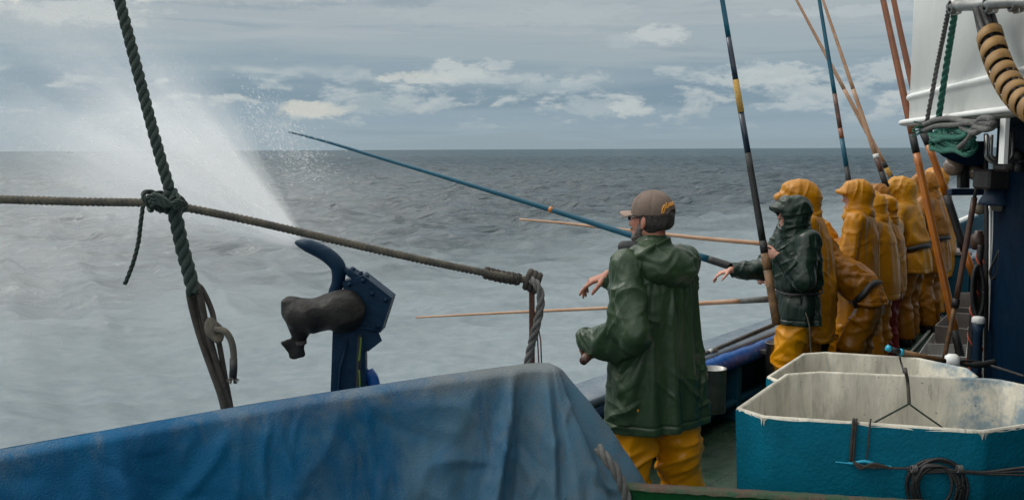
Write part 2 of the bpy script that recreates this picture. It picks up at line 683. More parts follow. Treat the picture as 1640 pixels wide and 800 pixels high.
# ------------------------------------------------------------------ materials
def mat_(name, c, c2=None, scale=8.0, rough=0.5, rough2=None, spec=0.5, metal=0.0, bump=0.0, bscale=40.0, specks=None, detail=5.0,
         stretch=(1, 1, 1), coat=0.0, mixlo=0.35, mixhi=0.65, speck_scale=60.0, speck_th=0.70):
    m = bpy.data.materials.new(name)
    m.use_nodes = True
    t = m.node_tree
    b = t.nodes['Principled BSDF']
    c = (*c, 1)[:4]
    b.inputs['Base Color'].default_value = c
    b.inputs['Roughness'].default_value = rough
    b.inputs['Metallic'].default_value = metal
    b.inputs['Specular IOR Level'].default_value = spec
    b.inputs['Coat Weight'].default_value = coat
    tc = t.nodes.new('ShaderNodeTexCoord')
    mp = t.nodes.new('ShaderNodeMapping')
    mp.inputs['Scale'].default_value = stretch
    t.links.new(tc.outputs['Object'], mp.inputs[0])
    vec = mp.outputs[0]
    last = c
    if c2 is not None:
        n = noise(t, vec, scale, detail, 0.6, 0.3)
        last = mixc(t, n.smooth(mixlo, mixhi), c, (*c2, 1)[:4])
    if specks is not None:
        n2 = noise(t, tc.outputs['Object'], speck_scale, 3, 0.6)
        last = mixc(t, n2.smooth(speck_th, speck_th + 0.05), last, (*specks, 1)[:4])
    if not isinstance(last, tuple):
        t.links.new(last, b.inputs['Base Color'])
    if rough2 is not None:
        n3 = noise(t, vec, scale * 1.7, 4, 0.6)
        rr = n3.smooth(0.35, 0.65) * (rough2 - rough) + rough
        t.links.new(rr.k, b.inputs['Roughness'])
    if bump > 0:
        n4 = noise(t, vec, bscale, 4, 0.6)
        bn = t.nodes.new('ShaderNodeBump')
        bn.inputs['Strength'].default_value = bump
        bn.inputs['Distance'].default_value = 0.02
        t.links.new(n4.k, bn.inputs['Height'])
        t.links.new(bn.outputs[0], b.inputs['Normal'])
    return m

# ------------------------------------------------------------------ sea
SEA_Z = -1.3
RAIL0 = A3(0.31, 5.40, 0)
FWD = A3(0.633, 0.774, 0)          # along the rail, towards the bow
OUTB = A3(-0.774, 0.633, 0)        # outboard


def RL(s, q=0.0, z=0.0):
    """Point s metres along the rail, q metres outboard, at height z."""
    bend = -0.022 * max(0.0, s - 6.0) ** 2
    return RAIL0 + FWD * s + OUTB * (q + bend) + A3(0, 0, z)


def make_sea():
    r_ = [3.0]
    while r_[-1] < 20000:
        k = 0.0085 if r_[-1] < 420 else (0.02 if r_[-1] < 4000 else 0.08)
        r_.append(r_[-1] * (1 + k))
    r_ = np.array(r_)
    az = np.concatenate([np.linspace(-38, 38, 640), np.linspace(38, 322, 110)[1:-1]]) * math.pi / 180
    Rr, Az = np.meshgrid(r_, az, indexing='ij')
    x, y = Rr * np.sin(Az), Rr * np.cos(Az)
    sp = np.gradient(r_)[:, None]
    z = np.zeros_like(x)
    ox, oy = np.zeros_like(x), np.zeros_like(x)
    g = np.random.default_rng(5)
    for i in range(84):
        lam = 0.6 * (34 / 0.6) ** ((i / 83) ** 1.25) * g.uniform(0.85, 1.15)
        th = R(248) + g.normal(0, 0.55)
        k = 2 * math.pi / lam
        A = lam * 0.0078 * g.uniform(0.6, 1.3) * (1.55 if lam < 3.2 else (1.15 if lam < 8 else 0.22))
        ph = g.uniform(0, 6.28)
        att = sstep(0.55, 1.5, lam / sp) if lam < 12 else np.maximum(sstep(0.55, 1.5, lam / sp), 0.4 * (sp < 60))
        cx, cy = math.cos(th), math.sin(th)
        a = k * (x * cx + y * cy) + ph
        z += att * A * np.sin(a)
        ox += att * A * cx * np.cos(a) * 0.9
        oy += att * A * cy * np.cos(a) * 0.9
    lee = 1 - 0.5 * sstep(24, 5, (x - RAIL0[0]) * OUTB[0] + (y - RAIL0[1]) * OUTB[1])
    z *= lee
    v = np.stack([x + ox * lee, y + oy * lee, z], -1)
    n, m = x.shape
    ii, jj = np.meshgrid(np.arange(n - 1), np.arange(m), indexing='ij')
    j2 = (jj + 1) % m
    q = np.stack([ii * m + jj, (ii + 1) * m + jj, (ii + 1) * m + j2, ii * m + j2], -1).reshape(-1, 4)[:, ::-1]
    me = fast_mesh("sea", v.reshape(-1, 3), q)
    o = link("sea", me, None, None, (0, 0, SEA_Z))
    tag(o, kind='structure', label="grey choppy sea out to the horizon, milky with fallen spray beside the boat")
    m_ = bpy.data.materials.new("sea_water")
    m_.use_nodes = True
    t = m_.node_tree
    b = t.nodes['Principled BSDF']
    tc = t.nodes.new('ShaderNodeTexCoord')
    ob = tc.outputs['Object']
    sp_ = t.nodes.new('ShaderNodeSeparateXYZ')
    t.links.new(ob, sp_.inputs[0])
    px, py, pz = (X(t, sp_.outputs[i]) for i in range(3))
    # metres off the boat's side
    off = (px - float(RAIL0[0])) * float(OUTB[0]) + (py - float(RAIL0[1])) * float(OUTB[1])
    along = (px - float(RAIL0[0])) * float(FWD[0]) + (py - float(RAIL0[1])) * float(FWD[1])
    nb = noise(t, ob, 0.11, 5, 0.6) - 0.5
    nf = noise(t, ob, 1.3, 6, 0.65, 0.5)
    near = (off + nb * 12.0).smooth(27.0, 4.0)
    near = near * (1.0 - (along.smooth(-9, -16)) * 0.35)
    milk = (near * (0.62 + (nf - 0.5) * 0.22 + 0.22)).clamp()
    # little white caps far off
    caps = (noise(t, ob, 0.35, 6, 0.62, 0.8) * 0.75 + pz * 0.35).smooth(0.64, 0.72) * 0.10
    b.inputs['Base Color'].default_value = (0.010, 0.026, 0.036, 1)
    b.inputs['Roughness'].default_value = 0.09
    b.inputs['IOR'].default_value = 1.33
    b.inputs['Specular IOR Level'].default_value = 0.5
    bu = t.nodes.new('ShaderNodeBump')
    bu.inputs['Strength'].default_value = 1.0
    bu.inputs['Distance'].default_value = 0.34
    mp = t.nodes.new('ShaderNodeMapping')
    mp.inputs['Rotation'].default_value = (0, 0, R(18))
    mp.inputs['Scale'].default_value = (0.55, 1.25, 1)
    t.links.new(ob, mp.inputs[0])
    h1 = noise(t, mp.outputs[0], 1.1, 6, 0.62, 0.4)
    t.links.new(h1.k, bu.inputs['Height'])
    bu2 = t.nodes.new('ShaderNodeBump')
    bu2.inputs['Strength'].default_value = 0.9
    bu2.inputs['Distance'].default_value = 2.0
    h2 = noise(t, mp.outputs[0], 0.16, 4, 0.6, 0.3)
    t.links.new(h2.k, bu2.inputs['Height'])
    t.links.new(bu2.outputs[0], bu.inputs['Normal'])
    t.links.new(bu.outputs[0], b.inputs['Normal'])
    df = t.nodes.new('ShaderNodeBsdfDiffuse')
    fc = noise(t, ob, 3.5, 5, 0.7)
    fcol = mixc(t, fc.smooth(0.3, 0.7), (0.20, 0.242, 0.262, 1), (0.25, 0.29, 0.308, 1))
    t.links.new(fcol, df.inputs[0])
    ms = t.nodes.new('ShaderNodeMixShader')
    fac = milk._m('MAXIMUM', caps)
    t.links.new(fac.k, ms.inputs[0])
    # a rough open sea mirrors the low sky less than a flat sheet would
    dk_ = t.nodes.new('ShaderNodeBsdfDiffuse')
    dk_.inputs[0].default_value = (0.024, 0.052, 0.068, 1)
    t.links.new(bu.outputs[0], dk_.inputs['Normal'])
    m0 = t.nodes.new('ShaderNodeMixShader')
    fd = (px * px + py * py).f('SQRT').smooth(15.0, 260.0) * 0.42 + 0.08
    t.links.new(fd.k, m0.inputs[0])
    t.links.new(b.outputs[0], m0.inputs[1])
    t.links.new(dk_.outputs[0], m0.inputs[2])
    t.links.new(m0.outputs[0], ms.inputs[1])
    t.links.new(df.outputs[0], ms.inputs[2])
    t.links.new(ms.outputs[0], t.nodes['Material Output'].inputs[0])
    me.materials.append(m_)
    return o


sea = make_sea()

# ------------------------------------------------------------------ shared materials
M_NAVY = mat_('navy_paint', (0.004, 0.018, 0.045), (0.007, 0.026, 0.055), 6, 0.45, 0.6, spec=0.25, bump=0.15, bscale=30)
M_TEAL = mat_('teal_paint', (0.002, 0.045, 0.075), (0.004, 0.060, 0.095), 5, 0.5, 0.65, spec=0.25, bump=0.15, bscale=30, specks=(0.25, 0.26, 0.26), speck_th=0.74, speck_scale=25)
M_WET = mat_('wet_grey_paint', (0.09, 0.12, 0.155), (0.13, 0.16, 0.19), 4, 0.15, 0.35, bump=0.08, bscale=60, stretch=(1, 1, 1))
M_BLUEPAD = mat_('blue_vinyl', (0.003, 0.060, 0.24), (0.005, 0.08, 0.29), 10, 0.22, 0.35, bump=0.35, bscale=30, spec=0.4)
M_STEEL = mat_('dull_steel', (0.33, 0.33, 0.32), (0.20, 0.20, 0.19), 8, 0.32, 0.5, metal=0.9, bump=0.05, bscale=80)
M_WHITE = mat_('white_paint', (0.70, 0.71, 0.69), (0.64, 0.655, 0.64), 3, 0.42, 0.55, bump=0.05, bscale=14, specks=(0.42, 0.33, 0.25), speck_th=0.77, speck_scale=14)
M_DECK = mat_('deck_green', (0.010, 0.032, 0.018), (0.018, 0.045, 0.026), 5, 0.4, 0.65, bump=0.3, bscale=30)
M_BLACK = mat_('black_rubber', (0.012, 0.012, 0.013), (0.022, 0.022, 0.022), 20, 0.5, 0.7, bump=0.15)
M_DARK = mat_('dark_metal', (0.018, 0.020, 0.024), (0.035, 0.030, 0.028), 12, 0.5, 0.7, bump=0.2)
M_ROPE_TAN = mat_('weathered_rope', (0.13, 0.115, 0.085), (0.075, 0.07, 0.06), 16, 0.85, bump=0.6, bscale=220, stretch=(1, 1, 1))
M_ROPE_GREEN = mat_('dark_green_rope', (0.010, 0.028, 0.022), (0.024, 0.042, 0.034), 22, 0.7, bump=0.6, bscale=200)
M_ROPE_BROWN = mat_('dark_brown_rope', (0.035, 0.030, 0.026), (0.06, 0.05, 0.04), 22, 0.8, bump=0.6, bscale=200)
M_ROPE_GREY = mat_('grey_rope', (0.13, 0.13, 0.125), (0.085, 0.085, 0.08), 22, 0.8, bump=0.6, bscale=200)
M_ROPE_TEAL = mat_('teal_green_rope', (0.005, 0.13, 0.085), (0.01, 0.09, 0.065), 18, 0.7, bump=0.6, bscale=200)
M_BAMBOO = mat_('pale_bamboo', (0.42, 0.26, 0.16), (0.34, 0.19, 0.11), 7, 0.5, bump=0.1)
M_RODBLUE = mat_('rod_blue', (0.002, 0.058, 0.098), (0.004, 0.075, 0.12), 5, 0.4, spec=0.3)
M_RODNAVY = mat_('rod_navy', (0.006, 0.014, 0.028), (0.010, 0.022, 0.042), 12, 0.3)
M_RODBLACK = mat_('rod_black', (0.008, 0.008, 0.009), None, rough=0.5, bump=0.4, bscale=90)
M_WOODBUTT = mat_('worn_wood', (0.20, 0.105, 0.04), (0.10, 0.055, 0.025), 18, 0.6, bump=0.3, bscale=60)
M_YELLOW = mat_('yellow_wrap', (0.48, 0.30, 0.06), (0.40, 0.23, 0.05), 40, 0.6, bump=0.6, bscale=150)
M_ORANGEPOLE = mat_('orange_pole', (0.40, 0.13, 0.012), (0.33, 0.10, 0.012), 6, 0.32)
M_REDPOLE = mat_('red_brown_pole', (0.22, 0.075, 0.03), (0.17, 0.06, 0.025), 6, 0.45)
M_BROWNPOLE = mat_('brown_handle', (0.10, 0.045, 0.028), (0.055, 0.028, 0.022), 12, 0.45)
M_REDCORD = mat_('red_cord', (0.16, 0.012, 0.016), None, rough=0.6)
M_CYAN = mat_('cyan_tape', (0.01, 0.30, 0.45), None, rough=0.45)
M_BOXWHITE = mat_('fish_box_plastic', (0.46, 0.455, 0.43), (0.36, 0.35, 0.33), 8, 0.5, 0.6)
M_BOXBROWN = mat_('stained_box_plastic', (0.20, 0.175, 0.155), (0.15, 0.13, 0.12), 8, 0.5)

# ------------------------------------------------------------------ deck, bulwark
mb = MB()
edge = [RL(s, -0.05) for s in np.linspace(-9, 11, 41)]
inner = [e + A3(6.5, -3.0, 0) for e in edge]
mb.grid([edge, inner])
dk = mb.build('deck', M_DECK, at=(0, 0, 0))
tag(dk, "dark green planked working deck of the fishing boat", kind='structure')
t = M_DECK.node_tree        # plank seams across the sheet
b = t.nodes['Principled BSDF']
tc_ = t.nodes.new('ShaderNodeTexCoord')
se = t.nodes.new('ShaderNodeSeparateXYZ')
t.links.new(tc_.outputs['Object'], se.inputs[0])
qq = (X(t, se.outputs[0]) * float(OUTB[0]) + X(t, se.outputs[1]) * float(OUTB[1])) * (1 / 0.14)
fr = qq.f('FRACT')
seam = fr.smooth(0.0, 0.05) * fr.smooth(1.0, 0.95)
src = b.inputs['Base Color'].links[0].from_socket
t.links.new(mixc(t, seam, (0.004, 0.008, 0.006, 1), src), b.inputs['Base Color'])

bul = thing('bulwark', RL(1.0), "low blue bulwark with wet grey cap rail running along the open side of the boat", 'bulwark')
S = np.linspace(-9, 10.5, 60)
zt = lambda s: 0.55 + 0.03 * max(0, s - 5)
prof = [(-0.16, -0.055), (-0.16, -0.012), (-0.148, 0.0), (0.128, 0.0), (0.14, -0.012), (0.14, -0.055)]
mb = MB()
mb.grid([[RL(s, q, zt(s) + z) for q, z in prof] for s in S], closed=True)
mb.build('cap_rail', M_WET, bul)
mb = MB()
mb.grid([[RL(s, q, zt(s) + z) for q, z in ((-0.165, -0.06), (-0.165, -0.16), (-0.14, -0.17), (-0.14, -0.06))] for s in S], closed=True)
mb.build('rubbing_strake', M_NAVY, bul)
mb = MB()
mb.grid([[RL(s, q, z) for q, z in ((-0.06, zt(s) - 0.058), (-0.05, -0.02), (0.05, -0.02), (0.06, zt(s) - 0.058))] for s in S])
mb.build('inner_plating', M_TEAL, bul)
mb = MB()
mb.grid([[RL(s, q, z) for q, z in ((0.07, zt(s) - 0.058), (0.10, 0.1), (0.05, -0.6), (-0.1, -1.6))] for s in S])
mb.build('hull_plating', M_NAVY, bul)
for s in np.arange(-8, 10, 1.1):
    mb = MB()
    c = RL(s, -0.13, 0.235)
    mb.box(c, FWD * 0.035, OUTB * 0.075, A3(0, 0, 0.232), bev=0.006)
    mb.build('stanchion', M_TEAL, bul)
mb = MB()
pts = [RL(s, -0.19 - 0.004 * math.sin(s * 7), 0.475 + 0.003 * math.sin(s * 5)) for s in np.linspace(1.25, 2.62, 40)]
mb.tube(pts, [0.03] + [0.062 + 0.002 * math.sin(i * 0.7) for i in range(38)] + [0.03], 14)
o = mb.build('padding', M_BLUEPAD, bul)
tag(o, "bright blue glossy padded roll under the rail")
mb = MB()
mb.grid([[RL(s, q, z) for q, z in ((-0.12, 0.12), (-0.2, 0.12), (-0.2, 0.17), (-0.12, 0.17))] for s in S], closed=True)
mb.build('lower_ledge', M_TEAL, bul)


def cup(px, Y, ytop, w, hgt, label):
    p_ = P(px, ytop, Y)
    r_ = w / 2
    base = p_ - A3(0, 0, hgt)
    o = thing('rod_holder', base, label, 'rod holder', 'steel rod holders on the bulwark')
    mb = MB()
    mb.lathe([(0.0, 0), (r_, 0), (r_, hgt - 0.004), (r_ + 0.004, hgt - 0.003), (r_ + 0.004, hgt), (r_ - 0.003, hgt), (r_ - 0.004, 0.02), (0, 0.02)], base, n=32)
    mb.build('cup', M_STEEL, o)
    mb = MB()
    q = (RAIL0 - base).dot(OUTB) - 0.06
    mb.box(base + OUTB * (r_ + (q - r_) / 2) + A3(0, 0, hgt * 0.7), OUTB * max(0.02, (q - r_) / 2 + 0.01), FWD * 0.03, A3(0, 0, 0.012))
    mb.build('bracket', M_DARK, o)


cup(1144, 6.0, 589, 0.155, 0.29, "steel rod holder cup beside the green jacketed man in the cap")
cup(1240, 6.85, 548, 0.12, 0.26, "steel rod holder cup at the thighs of the man in the dark green hood")

# teal bow part and locker beyond the men
mb = MB()
a, bq, c, d = P(1500, 372, 12.6), P(1640, 312, 14.2), A3(7.8, 14.2, 0), A3(5.4, 12.6, 0)
th = A3(0.03, -0.05, 0)
bw = thing('bow_bulwark', (a + bq) / 2 * A3(1, 1, 0), "raised teal bulwark of the bow with pale top edge beyond the row of men", 'bulwark')
mb.add([a, bq, c, d, a + th, bq + th, c + th, d + th], [(0, 1, 2, 3), (7, 6, 5, 4), (0, 4, 5, 1), (3, 2, 6, 7), (0, 3, 7, 4), (1, 5, 6, 2)], smooth=False)
mb.build('plating', M_TEAL, bw)
mb = MB()
mb.tube([a + A3(0, 0, 0.02), bq + A3(0, 0, 0.02)], 0.035, 8)
mb.build('top_edge', M_WHITE, bw)
lk = thing('deck_locker', P(1527, 517, 10.8), "teal deck locker with pale top at the far end of the boat", 'locker')
c = P(1530, 402, 10.9)
mb = MB()
mb.box((c[0], c[1] + 0.15, c[2] / 2 - 0.02), (0.17, -0.04, 0), (0.04, 0.2, 0), (0, 0, c[2] / 2 - 0.02), bev=0.01)
mb.build('cabinet', M_TEAL, lk)
mb = MB()
mb.box((c[0], c[1] + 0.15, c[2] - 0.02), (0.19, -0.045, 0), (0.045, 0.22, 0), (0, 0, 0.02), bev=0.006)
mb.build('lid', M_BOXBROWN, lk)

# ------------------------------------------------------------------ wheelhouse
wh = thing('wheelhouse', (3.4, 6.0, 0), "white curved wheelhouse casing overhanging a dark blue side wall", 'wheelhouse')
plan = [(1.75, 0.5), (2.2, 3.0), (2.47, 4.5), (2.73, 5.9), (2.84, 6.5), (2.91, 6.85), (3.0, 7.13), (3.14, 7.34), (3.36, 7.5), (3.7, 7.62), (4.6, 7.85), (6.0, 8.2)]
pl = spline([A3(x, y, 0) for x, y in plan], 8)
tn = np.gradient(pl, axis=0)
tn /= np.linalg.norm(tn, axis=1)[:, None]
on = np.stack([-tn[:, 1], tn[:, 0], tn[:, 2] * 0], 1)
sweep = lambda prof: [[pl[i] + on[i] * q + A3(0, 0, z) for q, z in prof] for i in range(len(pl))]
mb = MB()
mb.grid(sweep([(-0.02, 2.19), (0.0, 2.2), (0.0, 4.6), (-0.3, 4.75)]))
mb.build('casing', M_WHITE, wh)
mb = MB()
mb.grid(sweep([(-0.01, 2.345), (0.02, 2.355), (0.026, 2.37), (0.02, 2.385), (-0.01, 2.392)]))
mb.build('rubbing_band', M_WHITE, wh)
mb = MB()
lp = [pl[i] + on[i] * 0.055 + A3(0, 0, 2.185) for i in range(len(pl))]
mb.tube(lp, 0.018, 10)
mb.build('rim_pipe', M_WHITE, wh)
mb = MB()
mb.grid(sweep([(0.05, 2.165), (-0.02, 2.15), (-0.02, 2.188), (0.045, 2.188)]), closed=True)
mb.build('lower_lip', M_WHITE, wh)
mb = MB()
mb.grid([[pl[i] + A3(0, 0, 2.155) - on[i] * 0.02, pl[i] - on[i] * 1.6 + A3(0, 0, 2.155)] for i in range(len(pl))])
mb.build('underside', M_NAVY, wh)
M_DKBLUE = mat_('dark_blue_wall', (0.001, 0.010, 0.026), (0.0015, 0.013, 0.032), 3, 0.55, 0.7, spec=0.06, bump=0.1, bscale=18)
mb = MB()
bl = spline([A3(2.35, 0.8, 0), A3(2.75, 2.8, 0), A3(3.18, 5.0, 0), A3(3.50, 6.65, 0), A3(3.58, 6.95, 0), A3(3.68, 7.08, 0), A3(3.9, 7.14, 0), A3(6.0, 7.6, 0)], 8)
mb.grid([[q, q + A3(0, 0, 0.7), q + A3(0, 0, 1.4), q + A3(0, 0, 2.15)] for q in bl])
mb.build('side_wall', M_DKBLUE, wh)
_rim = pl + on * 0.085
_rpx = 820 + FPX * _rim[:, 0] / np.maximum(_rim[:, 1], 0.1)
_i0 = int(np.argmin(_rpx[:70]))


def RIMY(px):
    """Distance ahead of the casing's rim where it passes a given pixel column."""
    return float(np.interp(-px, -_rpx[:_i0 + 1], _rim[:_i0 + 1, 1]))


# curved navy gusset under the overhang
mb = MB()
go = [(1490, 226), (1496, 238), (1508, 249), (1525, 258), (1545, 264), (1562, 266), (1577, 262), (1582, 250), (1583, 226)]
fr_ = [P(x, y, 6.95) for x, y in go]
bk_ = [P(x, y, 7.35) for x, y in go]
mb.grid([[a, b] for a, b in zip(fr_, bk_)])
n = len(mb.v[0])
mb.add(fr_, [tuple(range(len(fr_)))], smooth=False).add(bk_, [tuple(range(len(bk_)))[::-1]], smooth=False)
mb.build('gusset', M_NAVY, wh)
# white bracket plates below the lip
mb = MB()
mb.box(P(1608, 226, RIMY(1608) + .03), (0.010, 0, 0), (0, 0.025, 0), (0, 0, 0.11))
mb.build('bracket', M_WHITE, wh)
mb = MB()
for dz_, rr in ((0, 26), (0, 17)):
    pts = [P(1600 + rr * math.cos(a_) * 0.8, 246 + rr * math.sin(a_) * 0.6, 5.05 + dz_) for a_ in np.linspace(0, math.pi, 20)]
    pts = [pts[0] + A3(0, 0, 0.12)] + list(pts) + [pts[-1] + A3(0, 0, 0.10)]
    mb.tube(pts, 0.011, 8)
o = mb.build('hook_pipe', M_STEEL, wh)
mb = MB()
mb.box(P(1590, 287, 6.7), (0.09, 0, 0), (0, 0.12, 0), (0, 0, 0.07), bev=0.015)
mb.build('motor_box', M_DARK, wh)
mb = MB()
mb.box(P(1625, 262, 6.2), (0.10, 0, 0), (0, 0.1, 0), (0, 0, 0.05), bev=0.015)
g_ = np.random.default_rng(3)
for i in range(9):
    q = P(1612 + g_.uniform(0, 30), 240 + g_.uniform(0, 34), 6.0 + g_.uniform(-.1, .1))
    mb.lathe([(0.0, -0.03), (0.024, -0.03), (0.03, 0), (0.022, 0.03), (0, 0.03)], q, nrm(g_.normal(size=3)), 10)
mb.build('winch_gear', M_DARK, wh)
mb = MB()
mb.tube([P(1579, 214, 6.95), P(1580, 400, 6.95), P(1579, 640, 6.95)], 0.016, 8)
mb.build('stay_pipe', M_DARK, wh)
for dx_ in (1586, 1590):
    mb = MB()
    mb.tube([P(dx_, 322, 6.9), P(dx_ - 1, 470, 6.88), P(dx_ - 2, 640, 6.86)], 0.0075, 8)
    mb.build('conduit', M_WHITE, wh)
# galvanised arm at the top right with its fittings
arm = thing('davit_arm', P(1600, 10, 5.2), "grey galvanised pipe arm with clamps at the top right", 'pipe arm')
mb = MB()
ARMY = lambda x: 5.30 - (x - 1523) * 0.0085 if x < 1600 else 4.645 - (x - 1600) * 0.004
mb.tube([P(1523, 10, ARMY(1523)), P(1560, 9, ARMY(1560)), P(1600, 5, ARMY(1600)), P(1760, -2, ARMY(1760))], 0.028, 16)
mb.build('pipe', M_STEEL, arm)
for px_ in (1530, 1587, 1628):
    mb = MB()
    c = P(px_, 10 - (px_ - 1530) * 0.05, ARMY(px_))
    mb.lathe([(0.028, -0.03), (0.042, -0.028), (0.042, 0.028), (0.028, 0.03)], c, nrm(A3(1, -0.1, 0.03)), 20)
    mb.box(c + A3(0, -0.02, -0.035), (0.012, 0, 0), (0, 0.03, 0), (0, 0, 0.014), bev=0.003)
    mb.build('clamp', M_STEEL, arm)
# cable bundle held by tan spiral wrap
cb = thing('cable_bundle', P(1610, 100, 5.2), "black cables bundled in a tan spiral wrap against the white casing", 'cables')
path = spline([P(1574, 14, 4.86), P(1582, 45, 4.8), P(1591, 78, 4.68), P(1604, 112, 4.55), P(1625, 148, 4.35), P(1658, 178, 4.1), P(1710, 196, 3.8)], 14)
for i in range(6):
    a_ = i * math.pi / 3
    mb = MB()
    off = np.stack([0.034 * np.cos(a_ + np.linspace(0, 2, len(path))), 0.034 * np.sin(a_ + np.linspace(0, 2, len(path))), 0 * path[:, 0]], 1)
    mb.tube(path + off, 0.0185, 8)
    mb.build('cable', M_BLACK, cb)
M_TAN = mat_('tan_wrap', (0.25, 0.145, 0.05), (0.18, 0.10, 0.035), 14, 0.55, spec=0.25)
mb = MB()
pp = resample(path[18:], 0.004)
tt = np.gradient(pp, axis=0)
tt /= np.linalg.norm(tt, axis=1)[:, None]
dd = np.arange(len(pp)) * 0.004
rows = []
for i in range(len(pp)):
    a = nrm(np.cross(tt[i], A3(0, 1, 0)))
    bq = np.cross(tt[i], a)
    th_ = dd[i] / 0.062 * 2 * math.pi
    rad = a * math.cos(th_) + bq * math.sin(th_)
    rows.append([pp[i] + rad * r_ + tt[i] * w_ for r_, w_ in ((0.034, -0.020), (0.039, -0.019), (0.039, 0.019), (0.034, 0.020))])
# finer turns
rows2 = []
for i in range((len(rows) - 1) * 6):
    i0, f_ = divmod(i, 6)
    c0 = lerp(pp[i0], pp[i0 + 1], f_ / 6)
    th_ = (dd[i0] + f_ / 6 * 0.004) / 0.105 * 2 * math.pi
    a = nrm(np.cross(tt[i0], A3(0, 1, 0)))
    bq = np.cross(tt[i0], a)
    rad = a * math.cos(th_) + bq * math.sin(th_)
    rows2.append([c0 + rad * r_ + tt[i0] * w_ for r_, w_ in ((0.056, -0.034), (0.062, -0.033), (0.062, 0.033), (0.056, 0.034))])
mb.grid(rows2, closed=True)
mb.build('spiral_wrap', M_TAN, cb)
# ropes hanging from the arm down to the bundle on the lip
o = MB().rope(resample([P(1521, 8, 5.3), P(1502, 100, RIMY(1502) + .02), P(1484, 196, RIMY(1484))], 0.02), 0.014).build('grey_rope', M_ROPE_GREY)
tag(o, "thin grey rope running down the white casing, left of the teal green one", 'rope')
o = MB().rope(resample([P(1529, 20, 5.25), P(1518, 90, RIMY(1518)), P(1503, 190, RIMY(1503))], 0.02), 0.019).build('green_rope', M_ROPE_TEAL)
tag(o, "teal green twisted rope running down the white casing", 'rope')
rb = thing('rope_hank', P(1530, 215, 6.5), "tangled hank of teal green rope lashed with grey rope on the casing lip", 'rope bundle')
g_ = np.random.default_rng(12)
for k in range(6):
    ctl = []
    cx, cy = 1518 + g_.uniform(-14, 26), 217 + g_.uniform(-10, 14)
    rx, ry, ph = g_.uniform(20, 36), g_.uniform(9, 17), g_.uniform(0, 6)
    for j in range(9):
        a_ = ph + j * 2 * math.pi / 9
        ctl.append(P(cx + rx * math.cos(a_) + g_.normal(0, 3), min(252, cy + ry * math.sin(a_) + 0.25 * (cx - 1518) * math.cos(a_) + g_.normal(0, 2)), RIMY(cx + rx * math.cos(a_)) - 0.04 + 0.05 * math.sin(a_ + k) + g_.uniform(-.03, .02)))
    mb = MB()
    mb.rope(spline(ctl, 10, True), 0.0175)
    mb.build('green_loop', M_ROPE_TEAL, rb)
for ctl in ([(1480, 200), (1500, 192), (1522, 190), (1545, 195), (1568, 196), (1592, 198)], [(1478, 210), (1500, 202), (1528, 200), (1556, 197), (1575, 205), (1588, 192), (1572, 190), (1560, 205), (1552, 222), (1537, 236)],
            [(1540, 203), (1552, 210), (1563, 212), (1580, 202), (1590, 203), (1578, 207), (1562, 203)]):
    mb = MB()
    mb.tube(spline([P(x, y, RIMY(x) - 0.12 + 0.02 * math.sin(i * 2.1)) for i, (x, y) in enumerate(ctl)], 10), 0.0165, 10)
    mb.build('grey_loop', M_ROPE_GREY, rb)
mb = MB()
for k in range(16):
    a_ = g_.uniform(2.4, 3.8)
    s0 = P(1482 + g_.uniform(-4, 8), 204 + g_.uniform(-6, 8), RIMY(1484) - .05)
    mb.tube([s0, s0 + A3(-0.05 * abs(math.cos(a_)), g_.normal(0, .01), 0.03 * math.sin(a_)), s0 + A3(-0.09 * abs(math.cos(a_)), g_.normal(0, .02), 0.055 * math.sin(a_) - .01)], 0.0028, 5)
mb.build('frayed_end', M_ROPE_TEAL, rb)

# lamp, globes, beam
lm = thing('cone_lamp', P(1603, 300, 6.75), "dark blue conical lamp shade hanging before the blue wall", 'lamp')
c = P(1602, 328, 6.75)
mb = MB()
mb.lathe([(0.14, 0.0), (0.145, 0.008), (0.14, 0.03), (0.045, 0.19), (0.03, 0.25), (0.03, 0.27), (0.0, 0.27)], c, n=28)
mb.lathe([(0.138, 0.002), (0.04, 0.17), (0, 0.17)], c, n=28)
mb.build('lamp_shade', M_NAVY, lm)
mb = MB()
mb.lathe([(0.0, -0.05), (0.05, -0.04), (0.075, 0.0), (0.05, 0.06), (0.0, 0.08)], c, n=20)
M_GLASS = mat_('dusty_glass', (0.25, 0.24, 0.2), (0.16, 0.15, 0.13), 20, 0.2)
mb.build('bulb', M_GLASS, lm)
mb = MB()
mb.tube([c + A3(0, 0, 0.27), c + A3(0, 0, 0.42)], 0.012, 8)
mb.build('stem', M_STEEL, lm)
o = MB().tube(spline([P(1606, 340, 6.7), P(1606, 380, 6.72), P(1596, 410, 6.75), P(1586, 432, 6.8), P(1588, 446, 6.8), P(1597, 436, 6.75), P(1601, 400, 6.72)], 8), 0.008, 6).build('hanging_cord', M_BLACK)
tag(o, "black cord looped below the blue conical lamp", 'cord')
M_GLOBE = mat_('globe_glass', (0.26, 0.17, 0.12), (0.35, 0.28, 0.22), 9, 0.12, coat=0.5)
for i, (px_, py_, r_, lb) in enumerate(((1527, 266, 0.075, "larger brownish glass lamp globe under the navy gusset, nearer the orange poles"), (1561, 275, 0.062, "smaller round glass lamp globe under the navy gusset, nearer the blue wall"))):
    gl = thing('lamp_globe', P(px_, py_ + 14, 7.2), lb, 'lamp', 'glass lamp globes under the casing')
    c = P(px_, py_, 7.2)
    mb = MB()
    mb.lathe([(0.0, -r_)] + [(r_ * math.sin(a_), -r_ * math.cos(a_)) for a_ in np.linspace(0.2, 2.6, 14)], c, n=22)
    mb.build('globe', M_GLOBE, gl)
    mb = MB()
    mb.lathe([(r_ * 0.52, r_ * 0.85), (r_ * 0.6, r_ * 0.9), (r_ * 0.6, r_ * 1.5), (0.02, r_ * 1.6), (0.02, r_ * 2.6)], c, n=18)
    mb.build('socket', M_DARK, gl)
